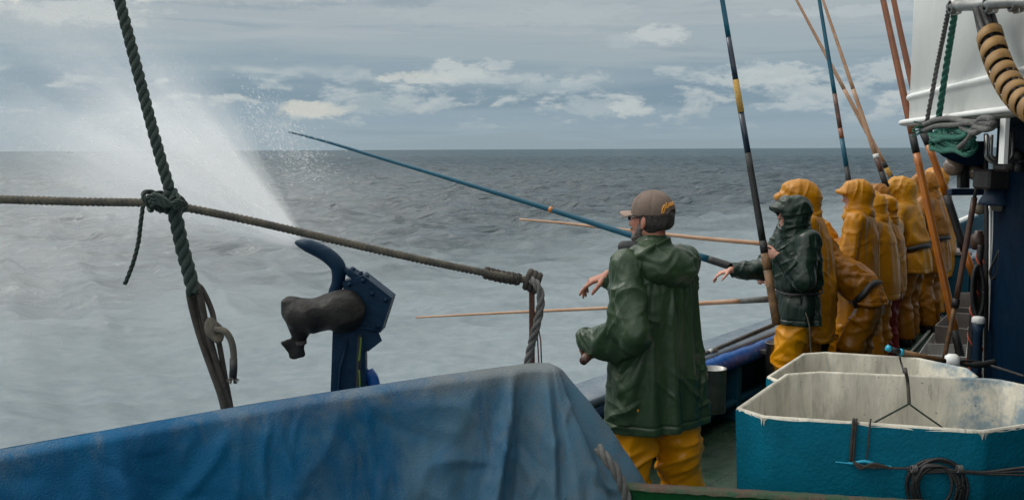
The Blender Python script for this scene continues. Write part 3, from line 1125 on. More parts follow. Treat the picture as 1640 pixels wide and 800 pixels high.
bm_ = thing('blue_beam', P(1550, 307, 7.2), "short blue crossbeam below the glass globes with dark posts", 'beam')
mb = MB()
mb.box(P(1552, 307, 7.2), (0.155, 0, 0), (0, 0.04, 0), (0, 0, 0.025), bev=0.006)
mb.build('beam', M_NAVY, bm_)
for px_, w_ in ((1541, 0.03), (1547, 0.016), (1573, 0.02)):
    mb = MB()
    a, bq = P(px_, 262, 7.2), P(px_, 301, 7.2)
    mb.box((a + bq) / 2, (w_, 0, 0), (0, 0.03, 0), (bq - a) / 2, bev=0.004)
    mb.build('post', M_DARK, bm_)
o = MB().lathe([(0, -0.06), (0.04, -0.055), (0.055, -0.02), (0.055, 0.05), (0.03, 0.075), (0.03, 0.09), (0, 0.09)], P(1567, 388, 7.1), n=18).build('brown_jug', mat_('brown_plastic', (0.07, 0.04, 0.03), (0.05, 0.03, 0.025), 9, 0.4))
tag(o, "small brown jug hung beside the dark stay pipe", 'jug')
o = MB().lathe([(0, -0.05), (0.035, -0.045), (0.05, 0), (0.035, 0.045), (0, 0.05)], P(1569, 334, 7.15), (1, 0, 0), n=18).build('net_float', mat_('pale_float', (0.32, 0.27, 0.2), (0.25, 0.2, 0.15), 9, 0.4))
tag(o, "small pale float hung below the blue beam", 'float')

# ------------------------------------------------------------------ foreground board
mb = MB()
a, bq = P(1003, 781, 3.56), P(1760, 827, 3.36)
dn = A3(0, 0, -1.0)
nr = nrm(np.cross(bq - a, dn)) * 0.045
if nr[1] > 0:
    nr = -nr
bd = thing('hatch_board', a * A3(1, 1, 0), "green painted wooden board with worn brown top edge across the foreground", 'board')
zb = -0.70
mb.add([a, bq, bq + A3(0, 0, zb), a + A3(0, 0, zb), a - nr, bq - nr, bq - nr + A3(0, 0, zb), a - nr + A3(0, 0, zb)], [(0, 1, 2, 3), (4, 7, 6, 5), (0, 4, 5, 1), (3, 2, 6, 7), (0, 3, 7, 4), (1, 5, 6, 2)], smooth=False)
mb.build('plank', mat_('green_board', (0.002, 0.060, 0.016), (0.006, 0.040, 0.014), 6, 0.55, 0.7, bump=0.3, bscale=40, spec=0.1, specks=(0.04, 0.03, 0.02), speck_th=0.72, speck_scale=30), bd)
mb = MB()
up = A3(0, 0, 0.008)
pts = resample([a, bq], 0.03)
gg = np.random.default_rng(2)
mb.grid([[q + nrm(nr) * 0.012 - up * 0.6 * gg.uniform(0.2, 1.8), q + nrm(nr) * 0.004 + up * gg.uniform(.7, 1.1), q - nr - nrm(nr) * 0.004 + up * gg.uniform(.7, 1.1), q - nr - nrm(nr) * 0.012 - up] for q in pts])
mb.build('worn_edge', mat_('bare_wood_edge', (0.055, 0.030, 0.018), (0.006, 0.040, 0.014), 14, 0.75, bump=0.4, bscale=60), bd)

# ------------------------------------------------------------------ big fish bins
def bin_(rim_px, z, bottom, label, thick=0.024, name='fish_bin'):
    rim = [G(x, y, z) for x, y in rim_px]
    c = sum(rim) / len(rim)
    o = thing(name, (c[0], c[1], bottom), label, 'fish bin', 'large blue and white fish bins')
    n = len(rim)

    def inset(d, zz, scale=1.0):
        res = []
        for i in range(n):
            p0, p1, p2 = rim[i - 1], rim[i], rim[(i + 1) % n]
            e1, e2 = nrm((p1 - p0) * A3(1, 1, 0)), nrm((p2 - p1) * A3(1, 1, 0))
            n1, n2 = A3(-e1[1], e1[0], 0), A3(-e2[1], e2[0], 0)
            if n1.dot(c - p1) < 0:
                n1 = -n1
            if n2.dot(c - p1) < 0:
                n2 = -n2
            m = n1 + n2
            q = p1 + m * (d / max(0.3, m.dot(n1)))
            q = c * A3(1, 1, 0) + (q - c) * A3(scale, scale, 0)
            q[2] = zz
            res.append(q)
        return res

    def dense(ring, k=14):
        r_ = []
        for i in range(n):
            for t_ in np.linspace(0, 1, k, endpoint=False):
                r_.append(lerp(ring[i], ring[(i + 1) % n], t_))
        return r_
    rings = [dense(q) for q in (inset(0.0, bottom, 0.96), inset(0, z - 0.02), inset(0.003, z - 0.008))]
    mb = MB()
    mb.grid(rings, closed=True)
    mb.build('outer_shell', M_BINBLUE, o)
    mb = MB()
    rings = [dense(q) for q in (inset(0.001, z - 0.009), inset(0.006, z), inset(thick - 0.006, z), inset(thick, z - 0.008), inset(thick + 0.01, bottom + 0.12, 0.96))]
    k = len(rings[0])
    gz = np.random.default_rng(8)
    jag = gz.uniform(-0.008, 0.004, k)
    rings[0] = [q + A3(0, 0, j) for q, j in zip(rings[0], jag)]
    mb.grid(rings, closed=True)
    mb.add(rings[-1], [tuple(range(k))], smooth=False)
    mb.build('lining', M_BINWHITE, o)
    # runs of white paint at the front corners
    return o, rim


M_BINBLUE = mat_('bin_blue', (0.0005, 0.118, 0.185), (0.001, 0.098, 0.152), 5, 0.55, 0.68, spec=0.10, bump=0.35, bscale=55, specks=(0.02, 0.16, 0.22), speck_th=0.735, speck_scale=45)
M_BINWHITE = mat_('bin_white', (0.56, 0.53, 0.44), (0.40, 0.38, 0.315), 4, 0.55, 0.7, bump=0.3, bscale=30, stretch=(1, 1, 0.45), specks=(0.11, 0.10, 0.085), speck_th=0.68, speck_scale=38, mixlo=0.42, mixhi=0.68)
t = M_BINWHITE.node_tree      # smeared blue paint patches and brown scuffs on the white lining
b = t.nodes['Principled BSDF']
src = b.inputs['Base Color'].links[0].from_socket
tco = t.nodes.new('ShaderNodeTexCoord')
mpp = t.nodes.new('ShaderNodeMapping')
mpp.inputs['Scale'].default_value = (6, 6, 1.6)
t.links.new(tco.outputs['Object'], mpp.inputs[0])
nn = noise(t, mpp.outputs[0], 1.0, 6, 0.7, 0.6)
src = mixc(t, nn.smooth(0.46, 0.70) * 0.7, src, (0.20, 0.195, 0.16, 1))
mpq = t.nodes.new('ShaderNodeMapping')
mpq.inputs['Scale'].default_value = (24, 24, 3.0)
t.links.new(tco.outputs['Object'], mpq.inputs[0])
nq = noise(t, mpq.outputs[0], 1.0, 7, 0.72, 0.8)
src = mixc(t, nq.smooth(0.55, 0.68) * 0.5, src, (0.66, 0.64, 0.56, 1))
src = mixc(t, nq.smooth(0.42, 0.30) * 0.6, src, (0.15, 0.14, 0.11, 1))
sx = t.nodes.new('ShaderNodeSeparateXYZ')
t.links.new(tco.outputs['Object'], sx.inputs[0])
nn2 = noise(t, tco.outputs['Object'], 7, 5, 0.65)
src = mixc(t, X(t, sx.outputs[0]).smooth(0.30, 0.42) * nn2.smooth(0.40, 0.62) * 0.75, src, (0.06, 0.16, 0.24, 1))
t.links.new(src, b.inputs['Base Color'])
bin1, rim1 = bin_([(1178, 652), (1222, 666), (1576, 690), (1700, 672), (1705, 628), (1605, 607), (1586, 605), (1313, 593.5), (1257, 597.5)], 0.85, 0.02, "large blue bin with grimy white lining in front, cable coil hung on its side")
bin2, rim2 = bin_([(1227, 602), (1250, 611), (1555, 615), (1568, 602), (1552, 589), (1472, 572), (1420, 568.5), (1322, 562.5), (1285, 565)], 0.78, 0.02, "blue bin with white lining standing close behind the front bin")
for i, (dx1, dz1) in ((1, (0.022, -0.038)), (2, (0.03, -0.032))):
    mb = MB()
    p_ = rim1[i]
    e1, e2 = nrm(rim1[i - 1] - p_), nrm(rim1[i + 1] - p_)
    out_ = -nrm(e1 + e2) * 0.0035
    z0 = -0.006
    for e in (e1, e2):
        up0 = p_ + out_ + A3(0, 0, z0)
        mb.add([up0, up0 + e * dx1, up0 + e * dx1 * 0.45 + A3(0, 0, dz1 * 0.35), up0 + e * 0.006 + A3(0, 0, dz1)], [(0, 1, 2, 3)], smooth=False)
    mb.build('paint_run', M_BINWHITE, bin1)
for (px_, py_) in ((1434, 650), (1452, 667)):
    pass
# rope bridle inside the bin and over its back rim
br = thing('rope_bridle', G(1452, 610, 0.85), "dark green cord bridle hung over the back rim of the front bin", 'rope')
wall = lambda x, y: P(x, y, 4.62 - (y - 600) * 0.0015)
mb = MB()
mb.tube(spline([G(1450, 590, 0.88), G(1451, 597, 0.90), P(1453, 606, 4.62), P(1455, 628, 4.58), P(1456, 646, 4.55)], 6), 0.0085, 8)
mb.build('strap', M_ROPE_BROWN, br)
for e in (((1456, 646), (1430, 660), (1404, 674), (1388, 684)), ((1456, 646), (1475, 660), (1508, 683), (1520, 692))):
    mb = MB()
    mb.tube(spline([P(x, y, 4.54 - 0.012 * i) for i, (x, y) in enumerate(e)], 6), 0.0048, 6)
    mb.build('cord', M_ROPE_GREEN, br)
o = MB().tube(spline([G(1441, 571, 0.87), P(1443, 580, 5.03), P(1446, 590, 4.99), P(1447, 596, 4.95)], 6), 0.005, 6).build('thin_cord', M_BLACK)
tag(o, "thin black cord hung over the back rim of the second bin", 'cord')
# black coiled cable with blue rope on the bin's front
fr0, fr1 = rim1[1], rim1[2]


def fpt(px, py, outw=0.02):
    """Point on the front face of the first bin (plus a little outward)."""
    d = ray(px, py)
    e = nrm((fr1 - fr0) * A3(1, 1, 0))
    nn_ = A3(e[1], -e[0], 0)
    t_ = ((fr0 + nn_ * outw) - EYE).dot(nn_) / d.dot(nn_)
    return EYE + d * t_


cc = thing('coiled_cable', fpt(1500, 770), "black rubber cable hung in loops on the front of the blue bin", 'cable')
g_ = np.random.default_rng(21)
for k in range(7):
    cx, cy = 1499 + g_.uniform(-3, 3), 775 + g_.uniform(-2, 12)
    rx, ry = 49 - k * 3.6 + g_.uniform(-1, 1), 45 - k * 2.8 + g_.uniform(-1, 2)
    ctl = [fpt(cx + rx * math.cos(a_) + g_.normal(0, .9), cy + ry * math.sin(a_) * (1.35 if math.sin(a_) > 0 else 1) + g_.normal(0, .9), 0.012 + 0.005 * k + 0.004 * math.sin(2 * a_)) for a_ in np.linspace(0, 2 * math.pi, 12, endpoint=False)]
    mb = MB()
    mb.tube(spline(ctl, 8, True), 0.0065, 8)
    mb.build('loop', M_BLACK, cc)
for k in range(3):
    mb = MB()
    mb.tube(spline([fpt(1452, 748 + k * 2, .02), fpt(1480, 752 + k * 2, .03), fpt(1510, 751 + k * 2, .035), fpt(1545, 754 + k, .03), fpt(1580, 755 + k * 1.5, .02), fpt(1640, 748 + k * 6, .02), fpt(1720, 742 + k * 10, .02)], 8), 0.006, 8)
    mb.build('cable', M_BLACK, cc)
for px_ in (1460, 1533):
    mb = MB()
    for j in range(4):
        c0 = fpt(px_ + j * 2.2, 749.5, 0.034)
        mb.tube(spline([c0 + A3(0, 0.012 * math.sin(a_) - .004, 0.014 * math.cos(a_)) for a_ in np.linspace(0, 2 * math.pi, 9)], 3), 0.003, 5)
    mb.build('lashing', M_ROPE_GREY, cc)
br2 = thing('blue_rope', fpt(1380, 742), "short blue rope knotted with dark cord on the bin front", 'rope')
mb = MB()
mb.tube(spline([fpt(1338, 739, .012), fpt(1362, 741, .012), fpt(1385, 738, .014), fpt(1405, 744, .014), fpt(1430, 748, .012)], 6), [0.003] * 6 + [0.0075] * 18 + [0.003], 8)
mb.build('blue_strand', M_CYAN, br2)
mb = MB()
for k in range(3):
    mb.tube(spline([fpt(1365, 737, .014), fpt(1378, 744 + k * 3, .026), fpt(1395, 748 - k * 3, .028), fpt(1412, 748 - k * 2, .022), fpt(1432, 749, .018), fpt(1458, 749, .018)], 6), 0.0048, 6)
mb.build('dark_cord', M_ROPE_BROWN, br2)
for k, (x0, x1, r_) in enumerate(((1367, 1362, .0065), (1371, 1366, .0055), (1394, 1388, .0035))):
    mb = MB()
    mb.tube(spline([fpt(x0 + 1, 671, -.03), fpt(x0, 674, .008), fpt((x0 + x1) / 2, 705, .012), fpt(x1, 738, .014)], 6), r_, 7)
    mb.build('hanger', M_ROPE_BROWN, br2)

# ------------------------------------------------------------------ blue tarpaulin
def make_tarp():
    ridge = spline([G(-700, 858, 1.10), G(-300, 774, 1.10), G(0, 718, 1.10), G(180, 686, 1.10), G(370, 652, 1.10), G(480, 634, 1.10), G(560, 622, 1.10), G(700, 601, 1.10), G(790, 589, 1.10), G(850, 581, 1.105), G(880, 581, 1.10)], 26)
    end = ridge[-1]
    rd = nrm(ridge[-1] - ridge[-60])
    dist = np.concatenate([[0], np.cumsum(np.linalg.norm(np.diff(ridge, axis=0), axis=1))])
    xs = dist[-1] - dist
    fn_ = nrm(A3(rd[1], -rd[0], 0))
    cols = []
    for p_, x_ in zip(ridge, xs):
        cols.append((p_, fn_, x_, 0.0))
    for a_ in np.linspace(0, 1, 70)[1:]:
        ang = a_ * math.pi
        cols.append((end, fn_ * math.cos(ang) + rd * math.sin(ang), 0.0, a_))
    for p_, x_ in list(zip(ridge, xs))[::-6]:
        cols.append((p_, -fn_, x_, 1.0))
    vs_ = np.concatenate([np.linspace(0, 0.05, 10), np.linspace(0.05, 1.06, 90)[1:]])
    pts = []
    for (p_, od, x_, a_) in cols:
        col_ = []
        for v_ in vs_:
            rc = 0.035
            ro = rc * math.sin(min(1, v_ / rc) * math.pi / 2)
            dz_ = v_ - rc * max(0, (1 - math.cos(min(1, v_ / rc) * math.pi / 2))) * 0
            near_end = math.exp(-x_ / 0.45)
            fl = (0.16 + 0.10 * near_end) if a_ == 0 else (0.26 + 0.34 * math.sin(a_ * math.pi) ** 0.8 if a_ < 1 else 0.10)
            o_ = ro + fl * v_ ** 1.05
            side = 0.0
            if a_ == 0:
                for (x0, k, w_, A_) in ((0.17, 0.30, 0.035, 0.065), (0.10, 0.16, 0.045, -0.05), (0.03, 0.06, 0.03, 0.05), (0.42, 0.25, 0.09, 0.03), (0.75, 0.1, 0.16, -0.03), (1.05, 0.2, 0.1, 0.02), (1.75, -0.25, 0.05, 0.045), (1.62, -0.2, 0.12, -0.05)):
                    o_ += A_ * min(1, v_ * 3.2) * math.exp(-((x_ - x0 - k * v_) / (w_ * (0.6 + v_))) ** 2)
            elif a_ < 1:
                o_ += min(1, v_ * 3) * (0.05 * math.sin(a_ * 17 + 0.6 + v_) + 0.03 * math.sin(a_ * 31 + 2)) * math.sin(a_ * math.pi) ** 0.5
            q = p_ + od * o_ - A3(0, 0, dz_)
            col_.append(q)
        pts.append(col_)
    pts = np.array(pts)
    crz = lambda q, s_: np.clip(1 - np.abs(perlin(q, s_)) * 4.5, 0, 1)
    wb = perlin(pts * 3, 5)[..., None] * 0.6
    nz = perlin(pts * A3(4, 4, 2.0), 1) * 0.014 + crz(pts * A3(3.5, 3.5, 1.6) + wb, 3) * 0.014 + crz(pts * A3(7, 7, 2.4) + wb, 6) * 0.007 - crz(pts * A3(4.5, 4.5, 5) + wb, 7) * 0.006
    amp = np.clip(vs_ * 10, 0.12, 1)[None, :]
    dirs = np.array([c_[1] for c_ in cols])
    pts += dirs[:, None, :] * (nz * amp)[..., None]
    pts[:, :, 2] = np.maximum(pts[:, :, 2], 0.03)
    mb = MB()
    mb.grid(pts)
    m = mat_('blue_tarpaulin', (0.001, 0.080, 0.195), (0.002, 0.105, 0.235), 3.5, 0.5, 0.65, spec=0.22, bump=0.4, bscale=150, specks=(0.012, 0.03, 0.05), speck_th=0.735, speck_scale=34)
    t = m.node_tree
    b = t.nodes['Principled BSDF']
    src = b.inputs['Base Color'].links[0].from_socket
    tc = t.nodes.new('ShaderNodeTexCoord')
    s_ = t.nodes.new('ShaderNodeSeparateXYZ')
    t.links.new(tc.outputs['Object'], s_.inputs[0])
    mp = t.nodes.new('ShaderNodeMapping')
    mp.inputs['Scale'].default_value = (2.2, 2.2, 1.1)
    t.links.new(tc.outputs['Object'], mp.inputs[0])
    n1 = noise(t, mp.outputs[0], 1.9, 10, 0.74, 0.5)
    wr = X(t, s_.outputs[0]).smooth(-0.75, 1.0) * 0.42
    dirt = (n1 + wr).smooth(0.48, 0.92)
    src = mixc(t, dirt * 0.9, src, (0.082, 0.165, 0.225, 1))
    n2 = noise(t, mp.outputs[0], 5.5, 9, 0.75, 0.9)
    src = mixc(t, (n2 + wr * 0.5).smooth(0.62, 0.82) * 0.5, src, (0.115, 0.145, 0.165, 1))
    # dusty weathered crest
    zz = X(t, s_.outputs[2])
    src = mixc(t, zz.smooth(0.98, 1.1) * (n1 + wr).smooth(0.42, 0.8) * 0.7, src, (0.20, 0.20, 0.185, 1))
    t.links.new(src, b.inputs['Base Color'])
    o = mb.build('tarpaulin', m, at=(-0.5, 3.3, 0.0))
    return tag(o, "weathered blue tarpaulin draped over gear in the foreground", 'tarpaulin')


tarp = make_tarp()
o = MB().rope(spline([P(958, 716, 3.62), P(972, 735, 3.58), P(985, 752, 3.56), P(996, 775, 3.55), P(1004, 800, 3.55), P(1010, 840, 3.55)], 8), 0.021).build('grey_rope', M_ROPE_GREY)
tag(o, "thick grey rope hanging along the right edge of the blue tarpaulin", 'rope')

# ------------------------------------------------------------------ ropes on the left
def pxs(lst, y0, y1):
    n = len(lst)
    return [P(x, y, y0 + (y1 - y0) * i / (n - 1)) for i, (x, y) in enumerate(lst)]


rp = thing('guard_rope', P(500, 375, 3.8), "thick tan laid rope strung across the view to a rusty post", 'rope')
mb = MB()
mb.rope(spline(pxs([(-420, 308), (-200, 313), (0, 319), (140, 323), (240, 325), (300, 333), (400, 353), (500, 376), (600, 399), (700, 421), (790, 439), (842, 448)], 3.42, 4.12), 10), 0.0175, pitch=0.055)
mb.build('laid_rope', M_ROPE_TAN, rp)
mb = MB()
sv = resample(pxs([(776, 436), (800, 442), (830, 447)], 4.06, 4.11), 0.0085)
for i, q in enumerate(sv):
    tdir = nrm(sv[-1] - sv[0])
    a = nrm(np.cross(tdir, A3(0, 1, 0.2)))
    bq = np.cross(tdir, a)
    rr = 0.0225 + 0.002 * math.sin(i * 2.3)
    mb.tube([q + rr * (a * math.cos(t_) + bq * math.sin(t_)) + tdir * 0.006 * t_ / 6.28 for t_ in np.linspace(0, 2 * math.pi, 14)], 0.0055, 6, cap=False)
mb.build('serving', M_ROPE_BROWN, rp)
mb = MB()
for k in range(3):
    c = P(846 + k * 7, 447 + k * 3, 4.13)
    mb.tube(spline([c + A3(0.012 * math.cos(t_), 0.035 * math.sin(t_), 0.036 * math.cos(t_ + 0.3)) for t_ in np.linspace(0, 2 * math.pi, 10, endpoint=False)], 5, True), 0.0155, 8)
mb.build('end_turns', M_ROPE_BROWN, rp)
mb = MB()
mb.rope(spline([P(850, 446, 4.10), P(860, 456, 4.06), P(866, 475, 4.05), P(864, 500, 4.05), P(857, 530, 4.06), P(849, 560, 4.08), P(842, 600, 4.1)], 8), 0.0185)
mb.build('hanging_tail', M_ROPE_GREY, rp)

ps = thing('rail_post', P(848, 640, 4.15), "rusty brown upright post holding the rope beside the tarpaulin peak", 'post')
a, bq = P(852, 447, 4.15), P(852, 700, 4.15)
mb = MB()
mb.box((a + bq) / 2, (0.0125, 0, 0), (0, 0.02, 0), (bq - a) / 2 * A3(0, 0, 1), bev=0.002)
mb.build('upright', mat_('rusty_iron', (0.055, 0.026, 0.018), (0.10, 0.04, 0.025), 18, 0.8, bump=0.4), ps)
for k in range(2):
    mb = MB()
    mb.tube([P(857 + k * 1, 500, 4.16), P(861 + k * 5, 545, 4.17), P(864 + k * 4, 600, 4.18)], 0.0034, 6)
    o = mb.build('red_cord', M_REDCORD, ps)

dg = thing('stay_rope', P(280, 330, 3.45), "dark green twisted rope slanting down from the top edge to a rope shackle", 'rope')
mb = MB()
mb.rope(spline(pxs([(130, -230), (160, -110), (191, 0), (222, 120), (248, 220), (272, 305)], 3.62, 3.47), 10), 0.0215, pitch=0.105)
mb.build('laid_rope', M_ROPE_GREEN, dg)
mb = MB()
mb.rope(spline(pxs([(272, 305), (282, 350), (293, 400), (304, 440), (311, 470)], 3.47, 3.45), 8), 0.027, pitch=0.12, strands=3)
mb.build('splice', M_ROPE_GREEN, dg)
mb = MB()
ctl = [(303, 470), (309, 500), (322, 545), (338, 590), (356, 640), (372, 690), (378, 690), (360, 630), (345, 575), (330, 520), (322, 480), (316, 462), (306, 460)]
mb.tube(spline([P(x, y, 3.46 + 0.012 * math.sin(i)) for i, (x, y) in enumerate(ctl)], 8, True), 0.0125, 8)
mb.build('grommet_loop', M_ROPE_BROWN, dg)
mb = MB()
ctl = [(318, 458), (330, 475), (340, 500), (344, 520), (350, 545), (360, 600), (376, 690), (368, 690), (352, 630), (335, 570), (322, 520), (312, 480)]
mb.tube(spline([P(x, y, 3.49 + 0.012 * math.cos(i)) for i, (x, y) in enumerate(ctl)], 8, True), 0.011, 8)
mb.build('grommet_loop', M_ROPE_BROWN, dg)
mb = MB()
for k in range(4):
    c = P(338 + k * 3.4, 524 + k * 3, 3.44)
    mb.tube(spline([c + A3(0.026 * math.sin(t_) * .5, 0.02 * math.cos(t_), 0.026 * math.cos(t_ + .6)) for t_ in np.linspace(0, 2 * math.pi, 9, endpoint=False)], 5, True), 0.0105, 8)
mb.tube(spline([P(345, 527, 3.43), P(360, 530, 3.42), P(370, 545, 3.42), P(374, 565, 3.42), P(374, 590, 3.42), P(373, 606, 3.42)], 6), 0.0125, 9)
mb.build('stopper_knot', M_ROPE_TAN, dg)
mb = MB()
mb.tube([P(374, 574, 3.42), P(374, 590, 3.42), P(373, 604, 3.42)], 0.0142, 10)
mb.build('taped_end', M_BLACK, dg)
mb = MB()
g_ = np.random.default_rng(9)
for k in range(26):
    s0 = P(373, 604, 3.42)
    d_ = nrm(A3(g_.normal(0, 1), g_.normal(0, 1), -0.5 + g_.normal(0, .3)))
    mb.tube([s0, s0 + d_ * 0.012, s0 + d_ * 0.024 + A3(0, 0, -0.004)], 0.0018, 4)
mb.build('frayed_tip', M_ROPE_TAN, dg)
# the lashing where the two ropes cross, with a tail
ls = thing('rope_lashing', P(264, 325, 3.45), "dark green lashing knot binding the tan rope to the stay rope", 'rope')
mb = MB()
c0 = P(264, 324, 3.47)
ux, uz = nrm(P(300, 328, 3.47) - P(240, 322, 3.47)), A3(0, 0, 1)
for k in range(5):
    off = ux * (-0.055 + 0.027 * k)
    ctl = [c0 + off + ux * (0.014 * math.sin(2 * t_ + k)) + A3(0, 0.036 * math.sin(t_), 0) + uz * 0.034 * math.cos(t_) for t_ in np.linspace(0, 2 * math.pi, 10, endpoint=False)]
    mb.rope(spline(ctl, 6, True), 0.0095, strands=3, n=6)
for k in range(3):
    ctl = [P(236 + k * 4, 316 + k * 7, 3.42), P(250, 312 + 6 * k, 3.405), P(268, 322 + 4 * k, 3.40), P(284, 330 - 6 * k + 4, 3.41), P(293, 322 + k * 3, 3.43)]
    mb.rope(spline(ctl, 8), 0.0095, strands=3, n=6)
mb.build('turns', M_ROPE_GREEN, ls)
mb = MB()
mb.rope(spline([P(229, 330, 3.44), P(226, 352, 3.43), P(222, 385, 3.43), P(215, 415, 3.43), P(206, 440, 3.43), P(200, 455, 3.43)], 8), 0.0082, strands=3, n=6)
mb.build('tail', M_ROPE_GREEN, ls)

# ------------------------------------------------------------------ water cannon on the rail
YC = 4.1
wc = thing('water_cannon', P(555, 660, YC), "dark blue water sprayer with curved nozzle and a black bag tied over its motor", 'sprayer')
M_CANNON = mat_('cannon_blue', (0.003, 0.017, 0.040), (0.006, 0.025, 0.052), 7, 0.45, 0.58, spec=0.14, bump=0.25, bscale=26, specks=(0.05, 0.035, 0.03), speck_th=0.71, speck_scale=26)
mb = MB()
hp = spline([P(475, 388, YC + .02), P(487, 391, YC), P(505, 398, YC), P(525, 409, YC), P(541, 426, YC), P(542, 448, YC), P(536, 468, YC), P(531, 490, YC)], 6)
hr = np.interp(np.linspace(0, 1, len(hp)), [0, 0.06, 0.2, 0.4, 0.58, 0.75, 1.0], [0.012, 0.02, 0.036, 0.041, 0.041, 0.034, 0.034])
mb.tube(hp, hr, 18, ell=0.8)
mb.build('nozzle', M_CANNON, wc)
mb = MB()
mb.tube([P(545, 430, YC), P(562, 437, YC), P(572, 440, YC)], [0.022, 0.014, 0.02], 12)
mb.box(P(575, 443, YC), P(588, 450, YC) - P(572, 440, YC), (0, 0.05, 0), (0.004, 0, 0.016), bev=0.005)
for px_ in (566, 578, 588):
    mb.lathe([(0.009, 0), (0.009, 0.016), (0, 0.016)], P(px_, 434 + (px_ - 566) * .5, YC - 0.02), n=6)
mb.build('nozzle_bracket', M_CANNON, wc)
mb = MB()
box = [(548, 452), (582, 441), (628, 477), (611, 530), (560, 520)]
f1, f2 = [P(x, y, YC - 0.07) for x, y in box], [P(x + 6, y - 6, YC + 0.10) for x, y in box]
k = len(box)
mb.add(f1 + f2, [tuple(range(k)), tuple(range(2 * k - 1, k - 1, -1))] + [(i, (i + 1) % k, k + (i + 1) % k, k + i) for i in range(k)], smooth=False)
mb.tube([P(610, 530, YC - .072), P(560, 520, YC - .072)], 0.007, 6)
mb.build('gear_housing', M_CANNON, wc)
for x_, y_ in ((560, 455), (582, 449), (618, 480), (606, 522), (568, 512), (596, 470)):
    mb = MB()
    mb.lathe([(0.011, 0), (0.011, 0.008), (0.006, 0.009), (0.006, 0.018), (0, 0.018)], P(x_, y_, YC - .068), (0, -1, 0.05), 6)
    mb.build('bolt', M_CANNON, wc)
mb = MB()
fl = [(556, 522), (606, 530), (612, 545), (602, 553), (590, 562), (560, 556)]
f1, f2 = [P(x, y, YC - 0.06) for x, y in fl], [P(x, y, YC + 0.09) for x, y in fl]
k = len(fl)
mb.add(f1 + f2, [tuple(range(k)), tuple(range(2 * k - 1, k - 1, -1))] + [(i, (i + 1) % k, k + (i + 1) % k, k + i) for i in range(k)], smooth=False)
mb.build('flange', M_CANNON, wc)
mb = MB()
for lf, rg in (((540, 536), (582, 550)),):
    q = [P(533, 520, YC - .05), P(585, 548, YC - .05), P(587, 700, YC - .05), P(527, 700, YC - .05)]
    q2 = [P(537, 520, YC + .10), P(588, 548, YC + .10), P(590, 700, YC + .10), P(531, 700, YC + .10)]
    mb.add(q + q2, [(0, 1, 2, 3), (7, 6, 5, 4), (0, 4, 5, 1), (1, 5, 6, 2), (2, 6, 7, 3), (3, 7, 4, 0)], smooth=False)
mb.tube([P(556, 545, YC - .065), P(545, 590, YC - .065), P(537, 690, YC - .065)], 0.006, 6)
mb.build('pedestal', M_CANNON, wc)
mb = MB()
mb.tube(spline([P(577, 536, YC - .1), P(575, 560, YC - .1), P(574, 600, YC - .09), P(573, 660, YC - .08)], 6), 0.009, 8)
mb.build('hose', M_BLACK, wc)
mb = MB()
mb.tube(spline([P(578, 540, YC - .105), P(577, 558, YC - .105), P(575, 578, YC - .105)], 6), 0.005, 6)
mb.tube(spline([P(575, 592, YC - .10), P(576, 604, YC - .10), P(577, 650, YC - .09)], 6), 0.004, 6)
mb.build('earth_wire', mat_('yellow_green', (0.09, 0.15, 0.012), None, rough=0.5), wc)
mb = MB()
mb.tube(spline([P(584, 590, YC + .02), P(590, 598, YC + .02), P(597, 610, YC + .02), P(602, 640, YC + .02)], 6), [0.012] * 4 + [0.03] * 15, 10)
mb.build('blue_sleeve', M_BLUEPAD, wc)
F = Field(P(440, 600, YC - .3) - .05, P(600, 440, YC + .2) + .05, 0.0065)
F.union(ell_(P(492, 505, YC - .10), (0.10, 0.10, 0.075)), 0.0)
F.union(ell_(P(548, 498, YC - .10), (0.105, 0.11, 0.092)), 0.05)
F.union(cap_(P(465, 486, YC - .10), P(480, 530, YC - .10), 0.035), 0.03)
F.union(cap_(P(480, 530, YC - .11), P(482, 548, YC - .11), 0.03, 0.02), 0.03)
F.union(loft_([(P(482, 546, YC - .11), 0.017, 0.015), (P(478, 560, YC - .11), 0.030, 0.014), (P(475, 574, YC - .11), 0.040, 0.012)], (1, 0, 0.3)), 0.012)
F.union(loft_([(P(478, 546, YC - .11), 0.012, 0.012), (P(464, 550, YC - .115), 0.026, 0.010), (P(456, 556, YC - .12), 0.034, 0.009)], (0.2, 0, 1)), 0.012)
F.plane_cut(P(476, 573, YC - .11), nrm(A3(0.25, 0.1, -1)))


def bagd(v_, n_):
    q = v_ * 9
    return 0.010 * perlin(v_ * 7, 8) + 0.010 * (0.5 - np.abs(perlin(v_ * A3(7, 7, 12) + 0.5 * perlin(v_ * 6, 4)[..., None], 2)) * 2.0) + 0.002 * perlin(v_ * 26, 3)


M_BAG = mat_('black_bag', (0.008, 0.008, 0.0075), (0.016, 0.015, 0.013), 12, 0.5, 0.65, spec=0.22, bump=0.3, bscale=60)
sdf_obj('motor_cover', F, M_BAG, wc, 1, bagd)
mb = MB()
for k in range(3):
    c = P(482, 545 + k * 2, YC - .11)
    mb.tube([c + A3(0.022 * math.cos(t_), 0.022 * math.sin(t_), 0.003 * math.sin(t_)) for t_ in np.linspace(0, 6.28, 14)], 0.0035, 6, cap=False)
mb.build('tie', M_ROPE_BROWN, wc)

# ------------------------------------------------------------------ rods
def rod(name, label, cat, pieces, group=None, n=9):
    """pieces: (part, material, [(px, py, Y)...], r0, r1)"""
    o = thing(name, P(*pieces[0][2][0]), label, cat, group)
    for (part, m, pp, r0, r1) in pieces:
        pts = spline([P(*q) for q in pp], 8) if len(pp) > 2 else resample([P(*q) for q in pp], 0.1)
        mb = MB()
        mb.tube(pts, np.linspace(r0, r1, len(pts)), n)
        mb.build(part, m, o)
    return o


